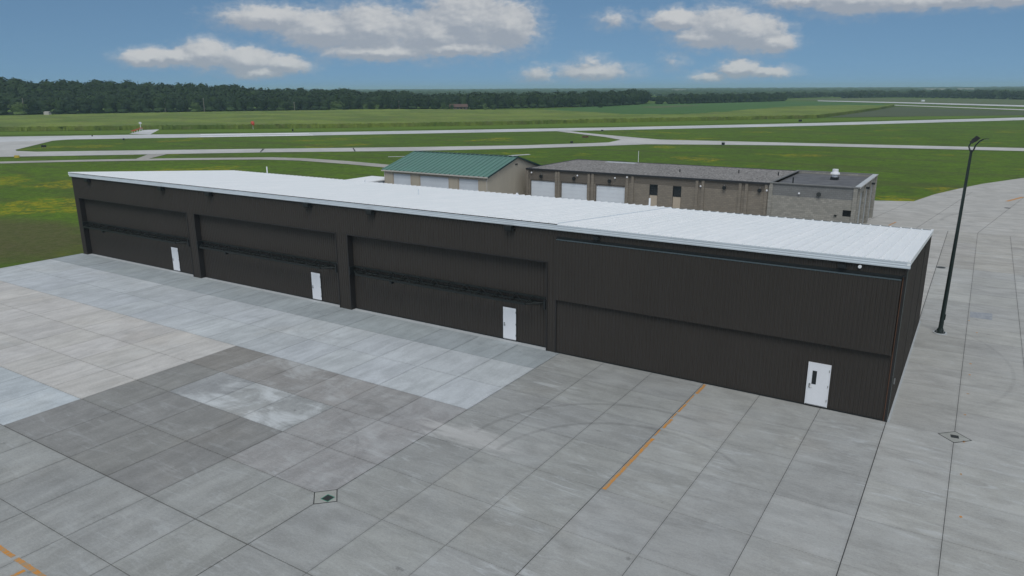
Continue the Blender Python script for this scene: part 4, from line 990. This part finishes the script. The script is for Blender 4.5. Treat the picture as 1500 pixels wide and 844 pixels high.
# ------------------------------------------------------------------ trees
def crown_faces(b, rng, c, rx, rz, n, fs):
    """leaf clumps scattered through lobes of a crown"""
    lobes = []
    for i in range(7):
        t = rng.uniform(0, 6.283); q = rng.uniform(.15, .55); lobes.append((c[0] + rx * q * math.cos(t), c[1] + rx * q * math.sin(t), c[2] + rz * rng.uniform(-.35, .5), rng.uniform(.42, .62)))
    lobes.append((c[0], c[1], c[2] + rz * .35, .6))
    for i in range(n):
        lx, ly, lz, lr = lobes[rng.randrange(len(lobes))]
        t = rng.uniform(0, 6.283); u = rng.uniform(-.75, 1); s1 = math.sqrt(1 - u * u); rr = rng.uniform(.72, 1.05)
        nv = Vector((s1 * math.cos(t), s1 * math.sin(t), u)); p = Vector((lx, ly, lz)) + Vector((nv.x * rx * lr, nv.y * rx * lr, nv.z * rz * lr)) * rr
        nv = (nv + Vector((rng.uniform(-.5, .5), rng.uniform(-.5, .5), rng.uniform(-.2, .5)))).normalized()
        a_ = nv.orthogonal().normalized(); b_ = nv.cross(a_); f1 = fs * rng.uniform(.6, 1.3); f2 = fs * rng.uniform(.5, 1.1); an = rng.uniform(0, 3.14)
        a2 = a_ * math.cos(an) + b_ * math.sin(an); b2 = nv.cross(a2)
        b.quad(p - a2 * f1, p - b2 * f2, p + a2 * f1 * .9, p + b2 * f2)
def core(b, rng, c, rx, rz):
    n, m = 9, 5; k0 = len(b.v)
    for j in range(m + 1):
        t = math.pi * j / m
        for i in range(n):
            p = 6.283 * i / n; q = rng.uniform(.68, .9); b.v.append((c[0] + rx * q * math.sin(t) * math.cos(p), c[1] + rx * q * math.sin(t) * math.sin(p), c[2] + rz * q * math.cos(t)))
    for j in range(m):
        for i in range(n): b.f.append((k0 + j * n + i, k0 + (j + 1) * n + i, k0 + (j + 1) * n + (i + 1) % n, k0 + j * n + (i + 1) % n))
crown_m = {}; trunk_m = []
for m in ('leaf', 'leaflight'):
    crown_m[m] = []
    for s_i in range(6):
        rng = random.Random(100 + s_i); b = MB(); h = 10.
        core(b, rng, (0, 0, 4.6), 3.7, 4.6); crown_faces(b, rng, (0, 0, 5.2), 4.9, 5.1, 330, .55); core(b, rng, (rng.uniform(-1.5, 1.5), rng.uniform(-1.5, 1.5), 1.6), 4.2, 2.2)
        crown_m[m].append(b.mesh('crown', m))
for s_i in range(3):
    rng = random.Random(50 + s_i); b = MB(); b.path([(0, 0, -.3), (.1, 0, 1.5), (.05, .1, 3.2), (0, 0, 5)], .42, .2, 7)
    for q in range(5):
        t = q * 1.3 + rng.random(); b.path([(0, 0, 2.2 + q * .4), (1.3 * math.cos(t), 1.3 * math.sin(t), 3.4 + q * .5), (2.3 * math.cos(t), 2.3 * math.sin(t), 5 + q * .6)], .14, .05, 5)
    trunk_m.append(b.mesh('trunk', 'bark'))
def tree(x, y, z, s, w, label, group, m='leaf', rng=random):
    t = thing('broadleaf_tree', label, 'tree', (x, y, z), rng.uniform(0, 6.28), group); t.scale = (w, w, s)
    link('crown', rng.choice(crown_m[m]), t); link('trunk', rng.choice(trunk_m), t)
    return t
def lerp_line(line, d):
    for i in range(len(line) - 1):
        A = Vector(line[i]); B = Vector(line[i + 1]); L = (B - A).length
        if d <= L or i == len(line) - 2: return A.lerp(B, min(d / L, 1.0))
        d -= L
def length(line): return sum((Vector(line[i + 1]) - Vector(line[i])).length for i in range(len(line) - 1))
rng = random.Random(7)
mass = MB()
def blob(b, x, y, z, r, h, n, fs):
    core(b, rng, (x, y, z + h * .5), r * .85, h * .52)
    for i in range(n):
        t = rng.uniform(0, 6.283); u = rng.uniform(-.2, 1); s1 = math.sqrt(1 - u * u); nv = Vector((s1 * math.cos(t), s1 * math.sin(t), u))
        p = Vector((x + nv.x * r * rng.uniform(.75, 1.08), y + nv.y * r * rng.uniform(.75, 1.08), z + h * .5 + nv.z * h * .5 * rng.uniform(.85, 1.1)))
        nv = (nv + Vector((rng.uniform(-.5, .5), rng.uniform(-.5, .5), rng.uniform(-.2, .5)))).normalized(); a_ = nv.orthogonal().normalized(); b_ = nv.cross(a_)
        f1 = fs * rng.uniform(.6, 1.3); b.quad(p - a_ * f1, p - b_ * f1, p + a_ * f1, p + b_ * f1)
# the big wood on the left: (base x, base y, canopy height above eye-level plane)
wood = [(-556, 70)] + [(-541.4, 174.6), (-530.9, 193.1), (-497.5, 264.0), (-447.2, 339.4), (-398.3, 404.1), (-332.0, 438.9), (-302.5, 492.6), (-279.7, 552.7), (-281.1, 621.7), (-295.6, 682.8)]
woodH = [27, 24.5, 23.5, 21.0, 16.8, 13.0, 11.6, 11.6, 11.8, 12.2, 11.6]
cum = [0]
for i in range(len(wood) - 1): cum.append(cum[-1] + (Vector(wood[i + 1]) - Vector(wood[i])).length)
def Hat(d):
    for i in range(len(cum) - 1):
        if d <= cum[i + 1]: return woodH[i] + (woodH[i + 1] - woodH[i]) * (d - cum[i]) / (cum[i + 1] - cum[i])
    return woodH[-1]
camp = Vector((2.1, -35.4))
d = 0; nt = 0
while d < cum[-1]:
    P_ = lerp_line(wood, d); away = (P_ - camp).normalized(); Ht = Hat(d)
    h0 = min(Ht, 11.5) * rng.uniform(.50, 1.0); wf = rng.uniform(.8, 1.35)
    if d > cum[1]:
        tree(P_.x + rng.uniform(-1.5, 1.5), P_.y + rng.uniform(-1.5, 1.5), 0, h0 / 10, wf, 'dark broadleaf tree in the front row of the big wood beyond the cornfield', 'front row of the big wood', rng=rng); nt += 1
    Ht += noise.noise(Vector((d * .035, 3, 0))) * (3.2 if Ht > 14 else 1.6)
    rows = 15 if Ht > 13 else 6
    for r_ in range(1, rows):
        q = P_ + away * (r_ * 5.5 + rng.uniform(-2.5, 2.5)) + Vector((-away.y, away.x)) * rng.uniform(-4, 4)
        f = r_ / (rows - 1); top_ = max(h0, 7.5) + (Ht - max(h0, 7.5)) * min(1, f * 1.1) + rng.uniform(-1.9, 1.9) ; hh = rng.uniform(9, 12)
        blob(mass, q.x, q.y, max(0, top_ - hh), rng.uniform(4.6, 8.2), hh, 60, .8)
    d += 7.6
mass.build('wood', 'leaf', kind='stuff')
# second grove
def row_of_trees(line, sp, h0, h1, w0, w1, label, group, rows=1, m='leaf'):
    L = length(line); d = 0
    mb = MB()
    while d < L:
        p = lerp_line(line, d); away = (p - camp).normalized(); h = rng.uniform(h0, h1); w = rng.uniform(w0, w1)
        tree(p.x, p.y, 0, h / 10, w, label, group, m, rng)
        for r_ in range(1, rows + 1):
            q = p + away * (r_ * 9) + Vector((-away.y, away.x)) * rng.uniform(-4, 4); hh = h * rng.uniform(.9, 1.12); blob(mb, q.x, q.y, 0, 5.2 * w, hh, 40, 1.1)
        d += sp * w
    if mb.v: mb.build('grove', 'leaf', kind='stuff')
row_of_trees([(-270.3, 659.5), (-249.8, 683.0), (-225.1, 759.8), (-198.7, 857.1)], 7.5, 7.5, 9.8, .9, 1.35, 'dark broadleaf tree of the low grove right of the big wood', 'low grove right of the big wood', 2)
row_of_trees([(-175.6, 1127.9), (-126.3, 1244.5), (-42.5, 1163.7), (-2.6, 1112.8), (32.1, 1044.8), (68.2, 992.7)], 9, 7.5, 11.5, 1.0, 1.7, 'hazy dark tree in the far tree line at the right edge', 'far tree line on the right', 2)
row_of_trees([(-245.3, 1096.4), (-227.8, 1211.8), (-201.4, 1295.7)], 12, 6, 9, 1.2, 1.8, 'hazy tree in the small far tree line left of the far runway end', 'small far tree line', 1)
row_of_trees([(-345.7, 803.5), (-331.1, 818.4)], 9, 4, 6, 1, 1.4, 'low bushy tree in the gap between the big wood and the grove', 'gap between wood and grove', 1)
# singled-out trees
for (x, y), h, w, m, lab in zip([(-387.2, 374.9), (-380.5, 380.8), (-376.0, 392.2), (-313.2, 422.7), (-310.3, 430.1), (-400.7, 360.6), (-262.4, 514.2), (-514.4, 197.6), (-462.7, 287.6)], (4.6, 4.3, 4.0, 4.8, 4.0, 6.6, 4.6, 8, 7), (.55, .5, .5, .5, .55, 1.35, .6, 1.2, 1.0),
        ('leaflight', 'leaflight', 'leaf', 'leaflight', 'leaf', 'leaflight', 'leaf', 'leaflight', 'leaflight'),
        ('left of two small round light green trees before the wood', 'right of two small round light green trees before the wood', 'small dark round tree right of the two light ones before the wood',
         'small light green tree right of the farmhouse', 'small dark bush right of the farmhouse tree', 'broad light green tree before the middle of the wood', 'lone small dark tree at the wood\'s right end',
         'pale green tree at the far left of the wood', 'pale green tree before the left half of the wood')):
    tree(x, y, 0, h / 10, w, lab, None, m, rng)
for (x, y, h_, w_2), lb in zip(farm_trees, ('dark tree hiding the left end of the farmhouse', 'small round tree in front of the farmhouse', 'dark tree at the right end of the farmhouse')): tree(x, y, 0, h_, w_2, lb, None, 'leaf', rng)
# far wooded country out to the horizon
farb = MB()
def far_row(dist, n, h0, h1, r0, r1, a0=-75, a1=12, base=0, skip=0., lump=.5):
    for i in range(n):
        a_ = R(a0 + (a1 - a0) * (i + rng.random()) / n); dd = dist * rng.uniform(.94, 1.06)
        v_ = noise.noise(Vector((a_ * 9, dist * .003, 0)))
        if v_ < skip - 1: continue
        x, y = camp.x + dd * math.sin(a_), camp.y + dd * math.cos(a_); hh = rng.uniform(h0, h1); r = rng.uniform(r0, r1)
        core(farb, rng, (x, y, base + v_ * lump * h0 * .4 + hh * .35), r, hh * .75)
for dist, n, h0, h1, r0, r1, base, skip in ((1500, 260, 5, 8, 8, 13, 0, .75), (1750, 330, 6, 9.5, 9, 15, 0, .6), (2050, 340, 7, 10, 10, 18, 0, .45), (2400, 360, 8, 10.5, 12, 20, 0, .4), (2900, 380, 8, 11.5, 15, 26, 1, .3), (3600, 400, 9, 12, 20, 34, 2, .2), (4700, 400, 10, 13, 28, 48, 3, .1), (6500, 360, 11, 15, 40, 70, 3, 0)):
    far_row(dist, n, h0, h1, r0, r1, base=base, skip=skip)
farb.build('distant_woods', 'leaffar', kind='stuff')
b = MB()
for x, y, w in ((-905, 2390, 40), (-180, 2600, 60), (-95, 2700, 45)):
    b.box(x, y, 0, x + w, y + 15, 10)
b.build('distant_buildings', 'tantrim', kind='stuff')

# ------------------------------------------------------------------ air
HZ = 0.00017
# even, thin air
hm = bpy.data.materials.new('haze_air'); hm.use_nodes = True; k = NT(hm.node_tree); k.n.clear()
pv = k.new('ShaderNodeVolumePrincipled'); pv.inputs['Color'].default_value = (.62, .86, 1.0, 1); pv.inputs['Density'].default_value = HZ; pv.inputs['Anisotropy'].default_value = .2
ho = k.new('ShaderNodeOutputMaterial'); k.l.new(pv.outputs[0], ho.inputs['Volume'])
RH = 9300
MB().box(-RH, -RH, GZ - 1, RH, RH, 44).build('haze', hm, kind='stuff')
